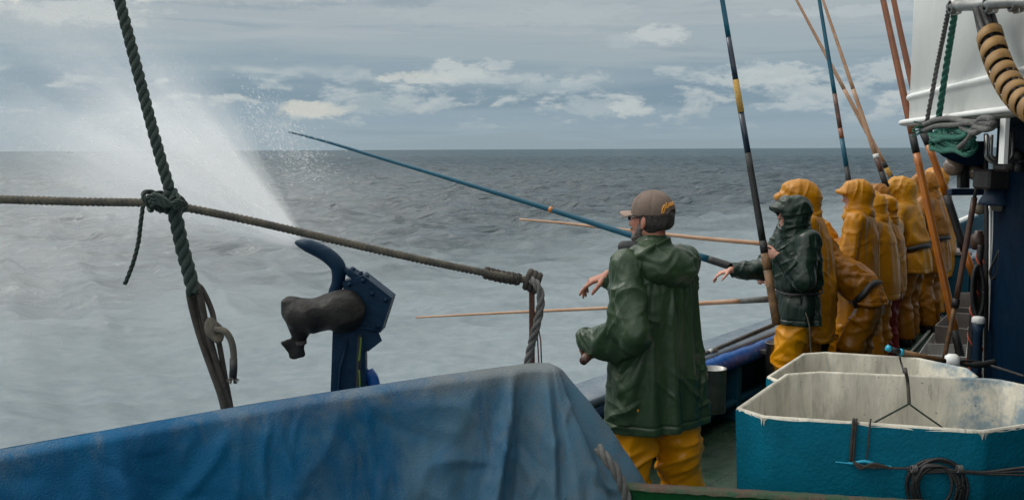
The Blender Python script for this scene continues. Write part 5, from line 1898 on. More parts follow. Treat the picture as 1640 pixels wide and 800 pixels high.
def person(label, xy, face, ztop, lean=0.0, group='crew in orange oilskins along the rail', torso_face=None, head=None, head_tilt=0.0,
           rhand=None, lhand=None, rhint=None, lhint=None, rgrip=None, lgrip=None, jacket=M_ORANGE, trousers=M_ORANGE, hood='up', hood_mat=None,
           hem=0.30, h=0.011, skin=M_SKIN2, belt=None, brim=0.02, boots=M_BOOT, seed=0, fat=1.0, visor=False, stance=0.13, knee=0.05, name='person', feet_back=0.0,
           hooded_s=1.0, folds=1.5, lover=0.005, shr=1.0, cloth=20, grow=0.03, bend=6.0, cap_fn=None, body_h=None, lglove=False):
    f = nrm(A3(face[0], face[1], 0))
    r = np.cross(f, UP)
    tf = f if torso_face is None else nrm(A3(torso_face[0], torso_face[1], 0))
    tr = np.cross(tf, UP)
    hf = f if head is None else nrm(A3(*head))
    base = A3(xy[0], xy[1], 0)

    def joints(s):
        J = {}
        T = UP * math.cos(lean) + tf * math.sin(lean)
        J['pel'] = base + UP * 0.94 * s - f * (0.20 * math.sin(lean) + feet_back) * s
        J['waist'] = J['pel'] + (UP * 0.6 + T * 0.4) * 0.16 * s
        J['chest'] = J['waist'] + T * 0.19 * s
        J['sh'] = J['chest'] + T * 0.145 * s
        J['neck'] = J['sh'] + T * 0.06 * s + tf * 0.008 * s
        J['head'] = J['neck'] + nrm(T + UP * 0.6) * 0.135 * s + tf * 0.02 * s
        J['T'] = T
        return J
    top = 0.135 if hood == 'up' else 0.125
    z1 = joints(1.0)['head'][2] + top
    s = ztop / z1
    J = joints(s)
    T = J['T']
    tq = np.cross(tr, T)          # torso front is -tq or tq
    tq = tq if np.dot(tq, tf) > 0 else -tq
    SR, SL = J['sh'] + tr * 0.185 * s - T * 0.005, J['sh'] - tr * 0.185 * s - T * 0.005
    RW = np.array(rhand) if rhand is not None else J['waist'] + tf * 0.40 * s + tr * 0.14 * s + UP * 0.02
    LW = np.array(lhand) if lhand is not None else J['waist'] + tf * 0.33 * s - tr * 0.24 * s - UP * 0.02
    RE, RW = ik(SR, RW, 0.30 * s, 0.265 * s, nrm(-UP + tr * 0.5 - tf * 0.3) if rhint is None else nrm(rhint))
    LE, LW = ik(SL, LW, 0.30 * s, 0.265 * s, nrm(-UP - tr * 1.2 - tf * 0.35) if lhint is None else nrm(lhint))
    HR, HL = J['pel'] + r * 0.092 * s - UP * 0.03, J['pel'] - r * 0.092 * s - UP * 0.03
    AR, AL = base + r * stance * s + UP * 0.085 * s, base - r * stance * s + UP * 0.085 * s - f * 0.03
    KR, KL = (HR + AR) / 2 + f * knee * s, (HL + AL) / 2 + f * (knee + 0.03) * s
    o = thing(name, base, label, 'person', group)
    allp = np.array([J['head'], SR, SL, RE, LE, RW, LW, AR, AL, J['pel']])
    lo, hi = allp.min(0) - 0.30, allp.max(0) + 0.30
    lo[2] = -0.03
    # --- body
    bh = body_h or h * 0.62
    F = Field(lo + 0.06, hi - 0.04, bh)
    F.union(loft_([(J['pel'] - UP * 0.04, 0.15 * s, 0.10 * s), (J['waist'], 0.135 * s, 0.095 * s), (J['chest'], 0.16 * s, 0.11 * s), (J['sh'] - T * 0.02, 0.13 * s, 0.08 * s)], tr), 0)
    F.union(cap_(J['neck'] - T * 0.05 * s, J['head'] - UP * 0.03 * s - hf * 0.012, 0.060 * s, 0.056 * s), 0.03)
    for a, b, ra, rb in ((SR, RE, .05, .04), (RE, RW, .04, .027), (SL, LE, .05, .04), (LE, LW, .04, .027), (HR, KR, .08, .055), (KR, AR, .055, .04), (HL, KL, .08, .055), (KL, AL, .055, .04), (AR, AR + f * .14 - UP * .045, .04, .03), (AL, AL + f * .14 - UP * .045, .04, .03)):
        F.union(cap_(a, b, ra * s, rb * s), 0.015)
    hu = nrm(UP + hf * head_tilt)
    hp_, hc_, q, A = head_prims(J['head'], hf, hu, s * 1.0)
    for p_, k in hp_:
        F.union(p_, k)
    for p_, k in hc_:
        F.cut(p_, k)
    for W, E, g, sg in ((RW, RE, rgrip, 1), (LW, LE, lgrip, -1)):
        fd = nrm(W - E)
        g = g or {}
        d_ = g.get('d', fd)
        pn_ = g.get('pn', -tr * sg * 0.6 - UP * 0.6)
        th_ = g.get('th', tf * 0.4 - tr * sg + UP * 0.3)
        for p_, k in hand_prims(W, d_, pn_, th_, s * 1.04, g.get('curl', (0.6, 0.65, 0.7, 0.75)), g.get('bend', 1.0), g.get('thumb', 0.6)):
            F.union(p_, k)
    sdf_obj('body', F, skin, o, 1)
    # --- jacket
    m = fat * s
    hemc = J['pel'] - UP * hem * s
    F = Field(lo, hi, h * 1.55 if cloth else h)
    F.union(loft_([(hemc - UP * 0.12, 0.245 * m, 0.185 * m), (J['pel'] - UP * 0.02, 0.232 * m, 0.175 * m), (J['waist'], 0.215 * m, 0.160 * m), (J['chest'], 0.225 * m, 0.160 * m), (J['sh'] - T * 0.015, 0.190 * m, 0.115 * m)], tr), 0)
    F.union(cap_(J['sh'] - T * .01, J['neck'] + T * (0.025 if hood == 'up' else -0.012) * s, 0.105 * m, 0.085 * s), 0.06)
    opens = [(hemc, -UP, 0.45)]
    for S_, E_, W_, sg in ((SR, RE, RW, 1), (SL, LE, LW, -1)):
        F.union(cap_(J['sh'] + tr * sg * 0.08 - T * .02, S_, 0.10 * m * shr, 0.086 * m * shr), 0.04)
        F.union(cap_(S_, E_, 0.086 * m * shr, 0.076 * m), 0.035)
        fd = nrm(W_ - E_)
        ov = 0.005 if sg > 0 else lover
        F.union(half_(cap_(E_, W_ + fd * (ov + .05), 0.076 * m, 0.056 * m), W_ + fd * ov, fd), 0.03)
        opens.append((W_ + fd * ov, fd, 0.11))
        if not cloth:
            F.cut(half_(half_(cap_(E_, W_ + fd * (ov + .06), 0.044 * m, 0.041 * m), W_ + fd * (ov - 0.07), -fd), W_ + fd * 0.3, fd))
    F.plane_cut(hemc, -UP)
    bc = lerp(J['waist'], J['pel'], 0.45)
    if cloth:
        C = Field(lo, hi, 0.02)
        k_ = 0.012
        C.union(loft_([(J['pel'] - UP * 0.30 * s, 0.175 * s, 0.13 * s), (J['pel'] - UP * 0.05, 0.185 * s, 0.135 * s), (J['waist'], 0.165 * s, 0.125 * s), (J['chest'], 0.185 * s, 0.135 * s), (J['sh'] - T * 0.02, 0.155 * s, 0.095 * s)], tr), 0)
        C.union(cap_(J['sh'], J['neck'] + T * .1, 0.07 * s, 0.065 * s), 0.03)
        for S_, E_, W_ in ((SR, RE, RW), (SL, LE, LW)):
            C.union(cap_(J['sh'], S_, 0.08 * s, 0.062 * s), 0.02)
            C.union(cap_(S_, E_, 0.060 * s, 0.050 * s), 0.01)
            C.union(cap_(E_, W_ + (W_ - E_) * .3, 0.050 * s, 0.036 * s), 0.01)
        for K_, H_ in ((KR, HR), (KL, HL)):
            C.union(cap_(H_, K_, 0.115 * s, 0.11 * s), 0.02)

        def pinned(v):
            w = sstep(-0.045, 0.035, (v - J['sh']) @ T) * (np.linalg.norm((v - J['sh']) - np.outer((v - J['sh']) @ T, T), axis=1) < 0.24)
            for c_, d_, r_ in opens[1:]:
                near = np.linalg.norm(v - c_, axis=1) < 0.10
                w = np.maximum(w, near * sstep(-0.05, -0.005, (v - c_) @ d_))
            if belt is not None:
                w = np.maximum(w, 0.75 * np.exp(-(((v - bc) @ T) / 0.025) ** 2) * (np.linalg.norm(v - bc, axis=1) < 0.30 * s))
            return np.clip(w, 0, 1)
        zones = []
        for S_, E_, W_ in ((SR, RE, RW), (SL, LE, LW)):
            zones += [(E_, nrm(nrm(W_ - S_) + tf * .5), 0.13, 13, 0.0065 * folds), ((E_ + W_) / 2, nrm(nrm(W_ - E_) + UP * .6), 0.11, 12, 0.005 * folds), (S_ - T * 0.13, nrm(UP * .7 + (S_ - J['sh']) * 2), 0.14, 11, 0.006 * folds)]
        v, q_ = F.mesh()
        v = relax(v, q_, 1)
        if belt is not None:
            nn_ = vnormals(v, q_)
            v = v - nn_ * (0.03 * np.exp(-(((v - bc) @ T) / 0.035) ** 2) * (np.linalg.norm(v - bc, axis=1) < 0.30 * s))[:, None]
        v = v + vnormals(v, q_) * (0.004 * perlin(v * 9, seed))[:, None]
        jk = drape('jacket', v, q_, opens, pinned, C, jacket, o, frames=cloth, grow=grow, bend=bend, sub=2 if h < 0.010 else 1, creases=with_hem(Folds(zones, 0.0062 * folds, seed, (4.5, 4.5, 1.8)), hemc))
    else:
        F.cut(half_(half_(loft_([(hemc - UP * 0.2, 0.222 * m, 0.163 * m), (J['pel'] + UP * .02, 0.205 * m, 0.150 * m)], tr), J['pel'] - UP * (hem * s - 0.09), UP), hemc - UP * 0.5, -UP))
        zones = []
        for S_, E_, W_ in ((SR, RE, RW), (SL, LE, LW)):
            zones += [(E_, nrm(nrm(W_ - S_) + tf * .5), 0.14, 13, 0.010 * folds), ((E_ + W_) / 2, nrm(nrm(W_ - E_) + UP * .6), 0.12, 11, 0.007 * folds), ((S_ + E_) / 2, nrm(nrm(E_ - S_) + tr * .7), 0.12, 10, 0.006 * folds),
                      (S_ - T * 0.12, nrm(UP * .7 + (S_ - J['sh'])), 0.13, 13, 0.012 * folds)]
        zones.append((J['waist'], nrm(T + tr * .4), 0.2, 9, 0.008 * folds))
        base_f = Folds(zones, 0.010 * folds, seed)
        disp = base_f if belt is None else (lambda v, n: base_f(v, n) - 0.022 * np.exp(-(((v - bc) @ T) / 0.03) ** 2) * (np.linalg.norm(v - bc, axis=1) < 0.32 * s))
        jk = sdf_obj('jacket', F, jacket, o, 1, disp)
    if belt is not None:
        mb = MB()
        ring = []
        for a_ in np.linspace(0, 2 * math.pi, 41):
            ring.append(bc + tr * math.cos(a_) * 0.222 * m + tq * math.sin(a_) * 0.168 * m + T * 0.004 * math.sin(5 * a_))
        if belt == 'strap':
            mb.grid([[q_ + (q_ - bc) * k_ + T * z_ for k_, z_ in ((-.03, -0.024), (0.01, -0.024), (0.01, 0.024), (-.03, 0.024))] for q_ in ring])
        else:
            mb.tube(ring, 0.008, 6, cap=False)
        mb.build('belt', M_BELT, o)
    # --- trousers
    F = Field(lo, np.maximum(hi * 0 + J['pel'] + 0.35, lo + 0.1), h * 1.1)
    F.union(ell_(J['pel'] - UP * 0.06 * s, (0.160 * m, 0.115 * m, 0.15 * s), (r, f, UP)), 0)
    for H_, K_, A_, in ((HR, KR, AR), (HL, KL, AL)):
        F.union(cap_(H_ - UP * .04, K_, 0.102 * m, 0.100 * m), 0.012)
        F.union(half_(cap_(K_, A_, 0.101 * m, 0.100 * m), A_ - UP * 0.0, -UP), 0.02)
    tz = [(KR, nrm(UP + f * .3), 0.2, 9, 0.012 * folds), (KL, nrm(UP - r * .3), 0.2, 9, 0.012 * folds), ((HR + KR) / 2, nrm(UP + r * .5), 0.16, 8, 0.01 * folds), ((HL + KL) / 2, nrm(UP - r * .5), 0.16, 8, 0.01 * folds),
          ((AR + KR) / 2, nrm(UP + r * .4), 0.2, 10, 0.010), ((AL + KL) / 2, nrm(UP - r * .4), 0.2, 10, 0.010)]
    sdf_obj('trousers', F, trousers, o, 1, Folds(tz, 0.009 * folds, seed + 20, (4, 4, 2)))
    for A_ in (AR, AL):
        F = Field(A_ - A3(.2, .2, .12), A_ + A3(.25, .25, .2), 0.012)
        F.union(cap_(A_ + UP * .12, A_ - UP * .02, 0.062 * s, 0.055 * s), 0)
        F.union(loft_([(A_ - f * .05 - UP * .045, .042 * s, .04 * s), (A_ + f * .05 - UP * .045, .048 * s, .038 * s), (A_ + f * .17 - UP * .05, .044 * s, .030 * s)], r), 0.03)
        F.plane_cut(A3(0, 0, 0.004), -UP)
        sdf_obj('boot', F, boots, o, 1)
    # --- hood
    hm = hood_mat or jacket
    if hood == 'up':
        k = s * hooded_s
        F = Field(J['head'] - 0.36, J['head'] + 0.34, h * 0.8)
        hr_ = np.cross(hf, hu)
        Q = lambda a, b, c: J['head'] + (hr_ * a + hf * b + hu * c) * k
        F.union(ell_(Q(0, -0.018, 0.020), np.array((0.108, 0.130, 0.122)) * k, (hr_, hf, hu)), 0)
        F.union(ell_(Q(0, 0.045, 0.030), np.array((0.100, 0.085, 0.105)) * k, (hr_, hf, hu)), 0.03)
        F.union(cap_(Q(0, -0.02, -0.06), J['neck'] - T * 0.01 - tf * .01, 0.098 * k, 0.115 * s), 0.05)
        F.union(cap_(Q(0, 0.02, -0.10), J['neck'] + tf * 0.03 - T * .02, 0.080 * k, 0.10 * s), 0.05)
        # opening for the face
        F.cut(ell_(Q(0, 0.135, -0.030), np.array((0.070, 0.115, 0.096)) * k, (hr_, hf, hu)), 0.012)
        F.cut(ell_(Q(0, 0.02, 0.005), np.array((0.083, 0.105, 0.105)) * k, (hr_, hf, hu)), 0.0)
        # peak over the forehead
        n_ = 9
        pk = [Q(0.085 * math.sin(t_), 0.065 + (0.045 + brim) * math.cos(t_), 0.085 - 0.030 * (1 - math.cos(t_)) - brim * 0.7) for t_ in np.linspace(-1.25, 1.25, n_)]
        for a, b in zip(pk[:-1], pk[1:]):
            F.union(cap_(a, b, 0.012 * k), 0.012)
        if brim > 0.03:
            for a in pk[1:-1]:
                F.union(cap_(lerp(a, Q(0, 0.02, 0.105), 0.75), a, 0.02 * k, 0.011 * k), 0.02)
        hz = [(Q(0, -.06, -.09), hu, 0.14, 14, 0.010 * folds), (Q(0, .05, -.11), nrm(hu + hf * .4), 0.1, 16, 0.008 * folds), (Q(0.08, 0.03, 0.08), nrm(hf + hu * .3), 0.1, 17, 0.006 * folds), (Q(-0.08, 0.03, 0.08), nrm(hf + hu * .3), 0.1, 17, 0.006 * folds)]
        sdf_obj('hood', F, hm, o, 1, Folds(hz, 0.006 * folds, seed + 40, (9, 9, 6), 0.003))
    return o, J, dict(SR=SR, SL=SL, RE=RE, LE=LE, RW=RW, LW=LW, hf=hf, hu=hu, q=q, s=s, T=T, tf=tf, tr=tr, A=A)


# --- the man in the cap, seen from behind
cap_at = P(1047, 862, 4.45)
man, J, K = person("man in a tan cap and dark green oilskin jacket seen from behind", (cap_at[0], 4.45), (-0.45, 0.9), 1.79,
                   lean=0.05, group=None, torso_face=(-0.55, 0.84), shr=0.77, head=(-0.72, 0.69, 0.02), rhand=P(974, 440, 4.80), rhint=A3(0.15, 0.35, -0.9),
                   lhand=P(955, 541, 4.42), lhint=A3(0.25, -0.6, -0.6), lover=0.085, rgrip=dict(d=A3(-0.95, 0.05, -0.35), pn=A3(-0.25, 0.1, -0.9), th=A3(-0.2, -1, 0.1), curl=(0.25, 0.42, 0.5, 0.55), thumb=0.5),
                   lgrip=dict(d=A3(-0.55, 0.5, -0.5), pn=A3(0.3, 0.2, -0.9), th=A3(0, 1, 0), curl=(0.9, 0.95, 1.0, 1.0)),
                   jacket=M_GREENSKIN, trousers=M_ORANGE_LIT, hood='down', hem=0.25, h=0.0075, body_h=0.0055, skin=M_SKIN, stance=0.205, knee=0.02, seed=1, fat=1.03, folds=1.9, cloth=26, bend=9.0, grow=0.045)
q, s, T, tf, tr = K['q'], K['s'], K['T'], K['tf'], K['tr']
# hood lying on the back
F = Field(J['neck'] - 0.36, J['neck'] + 0.30, 0.0075)
bk = -tf
F.union(ell_(J['neck'] + bk * 0.110 - T * 0.082 - tr * 0.0, (0.160, 0.080, 0.078), (tr, bk, T)), 0)
F.union(cap_(J['neck'] + bk * .06 - tr * .11 - T * .03, J['neck'] + bk * .13 - tr * .02 - T * .10, 0.062, 0.06), 0.05)
F.union(cap_(J['neck'] + bk * .06 + tr * .10 - T * .04, J['neck'] + bk * .13 + tr * .05 - T * .105, 0.055, 0.05), 0.05)
F.union(cap_(J['neck'] - tr * .10 + tf * .05 - T * .03, J['neck'] + bk * .05 - tr * .10 - T * .02, 0.04, 0.04), 0.04)
F.cut(ell_(J['neck'] + bk * 0.01 + T * 0.035, (0.085, 0.085, 0.075), (tr, bk, T)), 0.02)
hz = [(J['neck'] + bk * .15 + tr * .05 - T * .1, nrm(tr + T * .6), 0.15, 10, 0.016), (J['neck'] + bk * .1 - tr * .1, nrm(T - tr * .5), 0.12, 12, 0.012)]
sdf_obj('hood', F, M_GREENSKIN, man, 1, Folds(hz, 0.013, 77, (6, 6, 9)))
# dark collar flap with snap at his left shoulder
F = Field(P(1012, 400, 4.4) - .15, P(1012, 400, 4.4) + .15, 0.007)
c = P(1006, 402, 4.47)
F.union(cap_(c + A3(-.02, .0, .02), c + A3(.03, -.02, .02), 0.030, 0.028), 0)
F.union(cap_(c + A3(-.045, .0, -.035), c + A3(.06, -.02, .01), 0.024, 0.022), 0.02)
sdf_obj('collar_flap', F, M_LINER, man, 1, Folds([], 0.006, 5, (9, 9, 9)))
# cap
F = Field(J['head'] - 0.24, J['head'] + 0.24, 0.0055)
F.union(ell_(q(0, -0.010, 0.040), np.array((0.092, 0.110, 0.100)) * s, K['A']), 0)
F.plane_cut(q(0, 0, 0.018), -nrm(K['hu'] + K['hf'] * 0.06))
F.cut(half_(ell_(q(0, -0.012, 0.030), np.array((0.083, 0.100, 0.094)) * s, K['A']), q(0, 0, .075), K['hu']))
F.cut(ell_(q(0.012, -0.112, 0.022), np.array((0.036, 0.03, 0.030)) * s, K['A']), 0.004)


def capd(v, n):
    o_ = (v - q(0, -0.010, 0.04)) @ np.stack(K['A']).T
    a_ = np.arctan2(o_[:, 0], o_[:, 1]) / (math.pi / 3)
    return -0.0022 * np.exp(-((a_ - np.round(a_)) / 0.05) ** 2) + 0.003 * perlin(v * 16, 4)


M_CAP = mat_('faded_cap_cloth', (0.150, 0.105, 0.080), (0.105, 0.078, 0.062), 12, 0.85, bump=0.25, bscale=160)
cp = bpy.data.objects.new('cap', None)
cap_o = sdf_obj('cap', F, M_CAP, man, 1, capd)
F = Field(J['head'] - 0.30, J['head'] + 0.30, 0.006)
for t_ in np.linspace(-1, 1, 11):
    a = q(0.072 * t_, 0.085 - 0.03 * t_ * t_, 0.030 - 0.008 * t_ * t_)
    b = q(0.062 * t_, 0.172 - 0.055 * t_ * t_, 0.026 - 0.020 * t_ * t_)
    F.union(cap_(a, b, 0.006, 0.005), 0.012)
sdf_obj('brim', F, mat_('brim_cloth', (0.24, 0.17, 0.135), (0.20, 0.145, 0.115), 12, 0.85, bump=0.2, bscale=160), cap_o, 1)
# orange script stitched above the opening
mb = MB()
rr = lambda a, z, k=1.028: J['head'] + (np.stack(K['A']).T @ (np.array((0.092 * k * math.sin(a) * math.sqrt(max(0, 1 - (z / 0.100) ** 2)), -0.010 + 0.110 * k * -math.cos(a) * math.sqrt(max(0, 1 - (z / 0.100) ** 2)), 0.040 + z * k)) * s))


def stroke(pts, w=0.0028):
    # (x along the arc in letters, y height), bent over the arch of the opening
    out_ = []
    for x, y in pts:
        a = -0.62 + x * 0.20
        zz = 0.030 - 0.030 * ((a - 0.12) / 0.75) ** 2 + y * 0.016 + 0.004
        out_.append(rr(a + 0.0, zz))
    sp = spline(out_, 6)
    mb.tube(sp, w, 6)


stroke([(0.55, 1.3), (0.1, 0.9), (-0.15, 0.0), (0.1, -0.5), (0.5, 0.1), (0.75, 0.9), (0.55, 1.3), (0.3, 1.0)], 0.0036)       # O
stroke([(0.95, 0.0), (1.2, 1.4), (1.05, 1.0), (1.05, 0.1), (1.35, 0.1)])                     # l
stroke([(1.5, 0.7), (1.45, 0.0), (1.7, 0.1)])                                        # i
stroke([(1.9, 0.0), (1.95, 0.7), (2.15, 0.6), (2.15, 0.0), (2.25, 0.65), (2.45, 0.6), (2.45, 0.0), (2.65, 0.2)])   # m
stroke([(2.8, -0.4), (2.85, 0.7), (3.15, 0.6), (3.1, 0.05), (2.85, 0.05)])           # p
stroke([(3.4, 0.7), (3.35, 0.0), (3.6, 0.1)])                                        # i
stroke([(3.75, 0.35), (4.05, 0.5), (3.9, 0.75), (3.7, 0.4), (3.85, 0.0), (4.15, 0.2)])   # e
mb.build('stitched_script', mat_('orange_thread', (0.50, 0.22, 0.03), None, rough=0.6), cap_o)
# hair, beard, glasses
F = Field(J['head'] - 0.22, J['head'] + 0.22, 0.0055)
F.union(ell_(q(0, -0.022, 0.014), np.array((0.084, 0.096, 0.098)) * s, K['A']), 0)
F.plane_cut(q(0, 0, 0.06), K['hu'])
F.plane_cut(q(0, 0.012, 0), nrm(K['hf'] - K['hu'] * .12))
F.plane_cut(q(0, -0.02, -0.064), -nrm(K['hu'] + K['hf'] * 0.35))
sdf_obj('hair', F, M_HAIR, man, 1, lambda v, n: 0.004 * perlin(v * A3(60, 60, 18), 3) + 0.003 * perlin(v * 30, 8))
F = Field(J['head'] - 0.22, J['head'] + 0.22, 0.0055)
F.union(cap_(q(-0.062, 0.012, -0.035), q(-0.055, 0.018, -0.062), 0.020), 0)
F.union(cap_(q(-0.055, 0.018, -0.062), q(-0.028, 0.062, -0.092), 0.022, 0.020), 0.02)
F.union(cap_(q(0.062, 0.012, -0.035), q(0.055, 0.018, -0.062), 0.020), 0)
F.union(cap_(q(0.055, 0.018, -0.062), q(0.028, 0.062, -0.092), 0.022, 0.020), 0.02)
F.union(cap_(q(-0.026, 0.066, -0.092), q(0.026, 0.066, -0.092), 0.021), 0.02)
F.union(cap_(q(-0.03, 0.085, -0.048), q(0.03, 0.085, -0.048), 0.011), 0.01)
sdf_obj('beard', F, M_BEARD, man, 1, lambda v, n: 0.003 * perlin(v * 70, 3))
mb = MB()
for sg in (-1, 1):
    mb.lathe([(0.0, 0), (0.018, 0), (0.018, 0.003), (0, 0.003)], q(0.034 * sg, 0.098, 0.008), nrm(K['hf'] + np.stack(K['A'])[0] * sg * .25), 18)
    mb.tube([q(0.058 * sg, 0.092, 0.012), q(0.074 * sg, 0.06, 0.012), q(0.080 * sg, -0.005, 0.012)], 0.0028, 6)
mb.tube([q(-0.012, 0.104, 0.012), q(0, 0.108, 0.014), q(0.012, 0.104, 0.012)], 0.0025, 6)
mb.build('glasses', mat_('smoked_lens', (0.01, 0.01, 0.01), None, rough=0.1), man)
# club held under the left sleeve
cl = thing('wooden_club', P(938, 574, 4.38), "short brown stick with rounded knob held at the capped man's left cuff", 'club')
mb = MB()
mb.tube([P(934, 578, 4.36), P(940, 571, 4.40), P(952, 560, 4.47), P(975, 541, 4.60)], [0.020, 0.024, 0.019, 0.018], 12)
mb.build('stick', M_BROWNPOLE, cl)

# --- the man in the dark green hood
p2 = (2.10, 6.85)
man2, J2, K2 = person("man in a dark green hooded oilskin gripping an upright rod", p2, (-0.95, 0.30), 1.645,
                      lean=0.06, group=None, head=(-0.98, -0.05, 0.0), rhand=P(1171, 432, 7.02), rhint=A3(0, 0.2, -1), lhand=P(1246, 409, 6.66), lhint=A3(1, -0.45, -0.5), torso_face=(-0.93, -0.2),
                      rgrip=dict(d=A3(-0.97, 0, -0.28), pn=A3(-0.1, 0.0, -1), th=A3(0, -1, 0.1), curl=(0.25, 0.35, 0.45, 0.5), thumb=0.5),
                      lgrip=dict(d=A3(-0.9, 0.3, 0.1), pn=A3(-0.3, 0.9, 0.0), th=A3(0, 0.1, 1), curl=(0.75, 0.8, 0.85, 0.85), thumb=1.0),
                      jacket=M_GREENSKIN2, trousers=M_ORANGE_LIT, hem=0.155, h=0.009, body_h=0.0062, skin=M_SKIN2, belt='cord', brim=0.045, seed=3, fat=1.04, folds=1.7, hooded_s=1.0)
mb = MB()
mb.tube(spline([P(1290, 500, 6.60), P(1296, 520, 6.59), P(1298, 550, 6.6), P(1301, 580, 6.62)], 5), 0.005, 6)
mb.build('belt_tail', M_ROPE_TAN, man2)

# --- the men in orange
gr = dict(curl=(0.9, 0.95, 0.95, 0.95), thumb=1.0)
OUT = (float(OUTB[0]), float(OUTB[1]))
LA = (-0.95, 0.3)
person("orange clad man in a wide peaked hood behind the green hooded man", (2.36, 7.30), LA, 1.735, lean=0.22, head=(-0.95, 0.1, -0.1), brim=0.07, seed=5, h=0.011,
       rhand=P(1238, 448, 7.36), lhand=P(1250, 450, 7.2), rgrip=dict(d=A3(-.9, .2, .1), pn=A3(-.2, .9, -.3), th=A3(-.3, 0, 1), **gr), lgrip=dict(d=A3(-.9, .2, .1), pn=A3(-.2, .9, -.3), th=A3(-.3, 0, 1), **gr), hem=0.40, folds=1.6, hooded_s=1.08)
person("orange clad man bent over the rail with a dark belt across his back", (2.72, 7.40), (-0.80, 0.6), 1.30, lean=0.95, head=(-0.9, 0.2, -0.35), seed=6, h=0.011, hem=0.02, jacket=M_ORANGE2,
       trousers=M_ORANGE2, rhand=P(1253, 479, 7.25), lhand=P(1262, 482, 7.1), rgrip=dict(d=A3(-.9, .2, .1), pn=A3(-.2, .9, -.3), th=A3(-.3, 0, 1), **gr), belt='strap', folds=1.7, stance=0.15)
person("orange clad man leaning far out, only hood and bent back in view", (2.85, 7.95), OUT, 1.40, lean=0.85, head=(-0.8, 0.5, -0.35), seed=7, h=0.013, hem=0.10)
person("tall man in a long orange coat and peaked hood, face in profile to the sea", (2.93, 7.85), (-0.86, 0.5), 1.725, lean=0.03, head=(-0.98, 0.12, -0.05), brim=0.05, seed=8, h=0.011, hem=0.48, fat=1.0, folds=1.5,
       lhand=P(1335, 430, 7.85), rhand=P(1330, 400, 8.2))
person("orange clad man with a rounded hood right behind the tall coated man", (3.34, 8.45), OUT, 1.60, lean=0.20, head_tilt=-0.12, jacket=M_YELLOWER, head=(-0.8, 0.6, -0.05), seed=9, h=0.013, hem=0.22, folds=1.6, fat=.96)
person("orange hooded man in red oilskin trousers", (3.50, 8.65), (-0.70, 0.71), 1.565, lean=0.12, hooded_s=0.94, head_tilt=0.15, head=(-0.75, 0.65, -0.05), seed=10, h=0.013, hem=0.16, trousers=M_REDTROUSER, fat=.92)
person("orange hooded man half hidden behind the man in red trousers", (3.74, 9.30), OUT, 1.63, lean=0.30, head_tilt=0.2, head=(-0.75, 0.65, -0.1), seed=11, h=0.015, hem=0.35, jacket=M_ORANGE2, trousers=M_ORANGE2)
person("upright orange hooded man with a dark belt, just before the two at the bow", (4.03, 9.45), OUT, 1.69, lean=0.24, hooded_s=1.06, brim=0.045, jacket=M_YELLOWER, head=(-0.85, 0.5, -0.1), seed=12, h=0.014, hem=0.16, belt='strap', trousers=M_ORANGE2)
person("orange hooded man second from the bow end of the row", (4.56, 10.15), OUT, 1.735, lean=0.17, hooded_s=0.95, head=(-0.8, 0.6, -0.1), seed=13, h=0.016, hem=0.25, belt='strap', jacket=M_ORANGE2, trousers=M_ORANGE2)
person("orange hooded man farthest along the row by the bow", (5.02, 10.95), OUT, 1.76, lean=0.12, head=(-0.8, 0.6, -0.1), seed=14, h=0.016, hem=0.42)


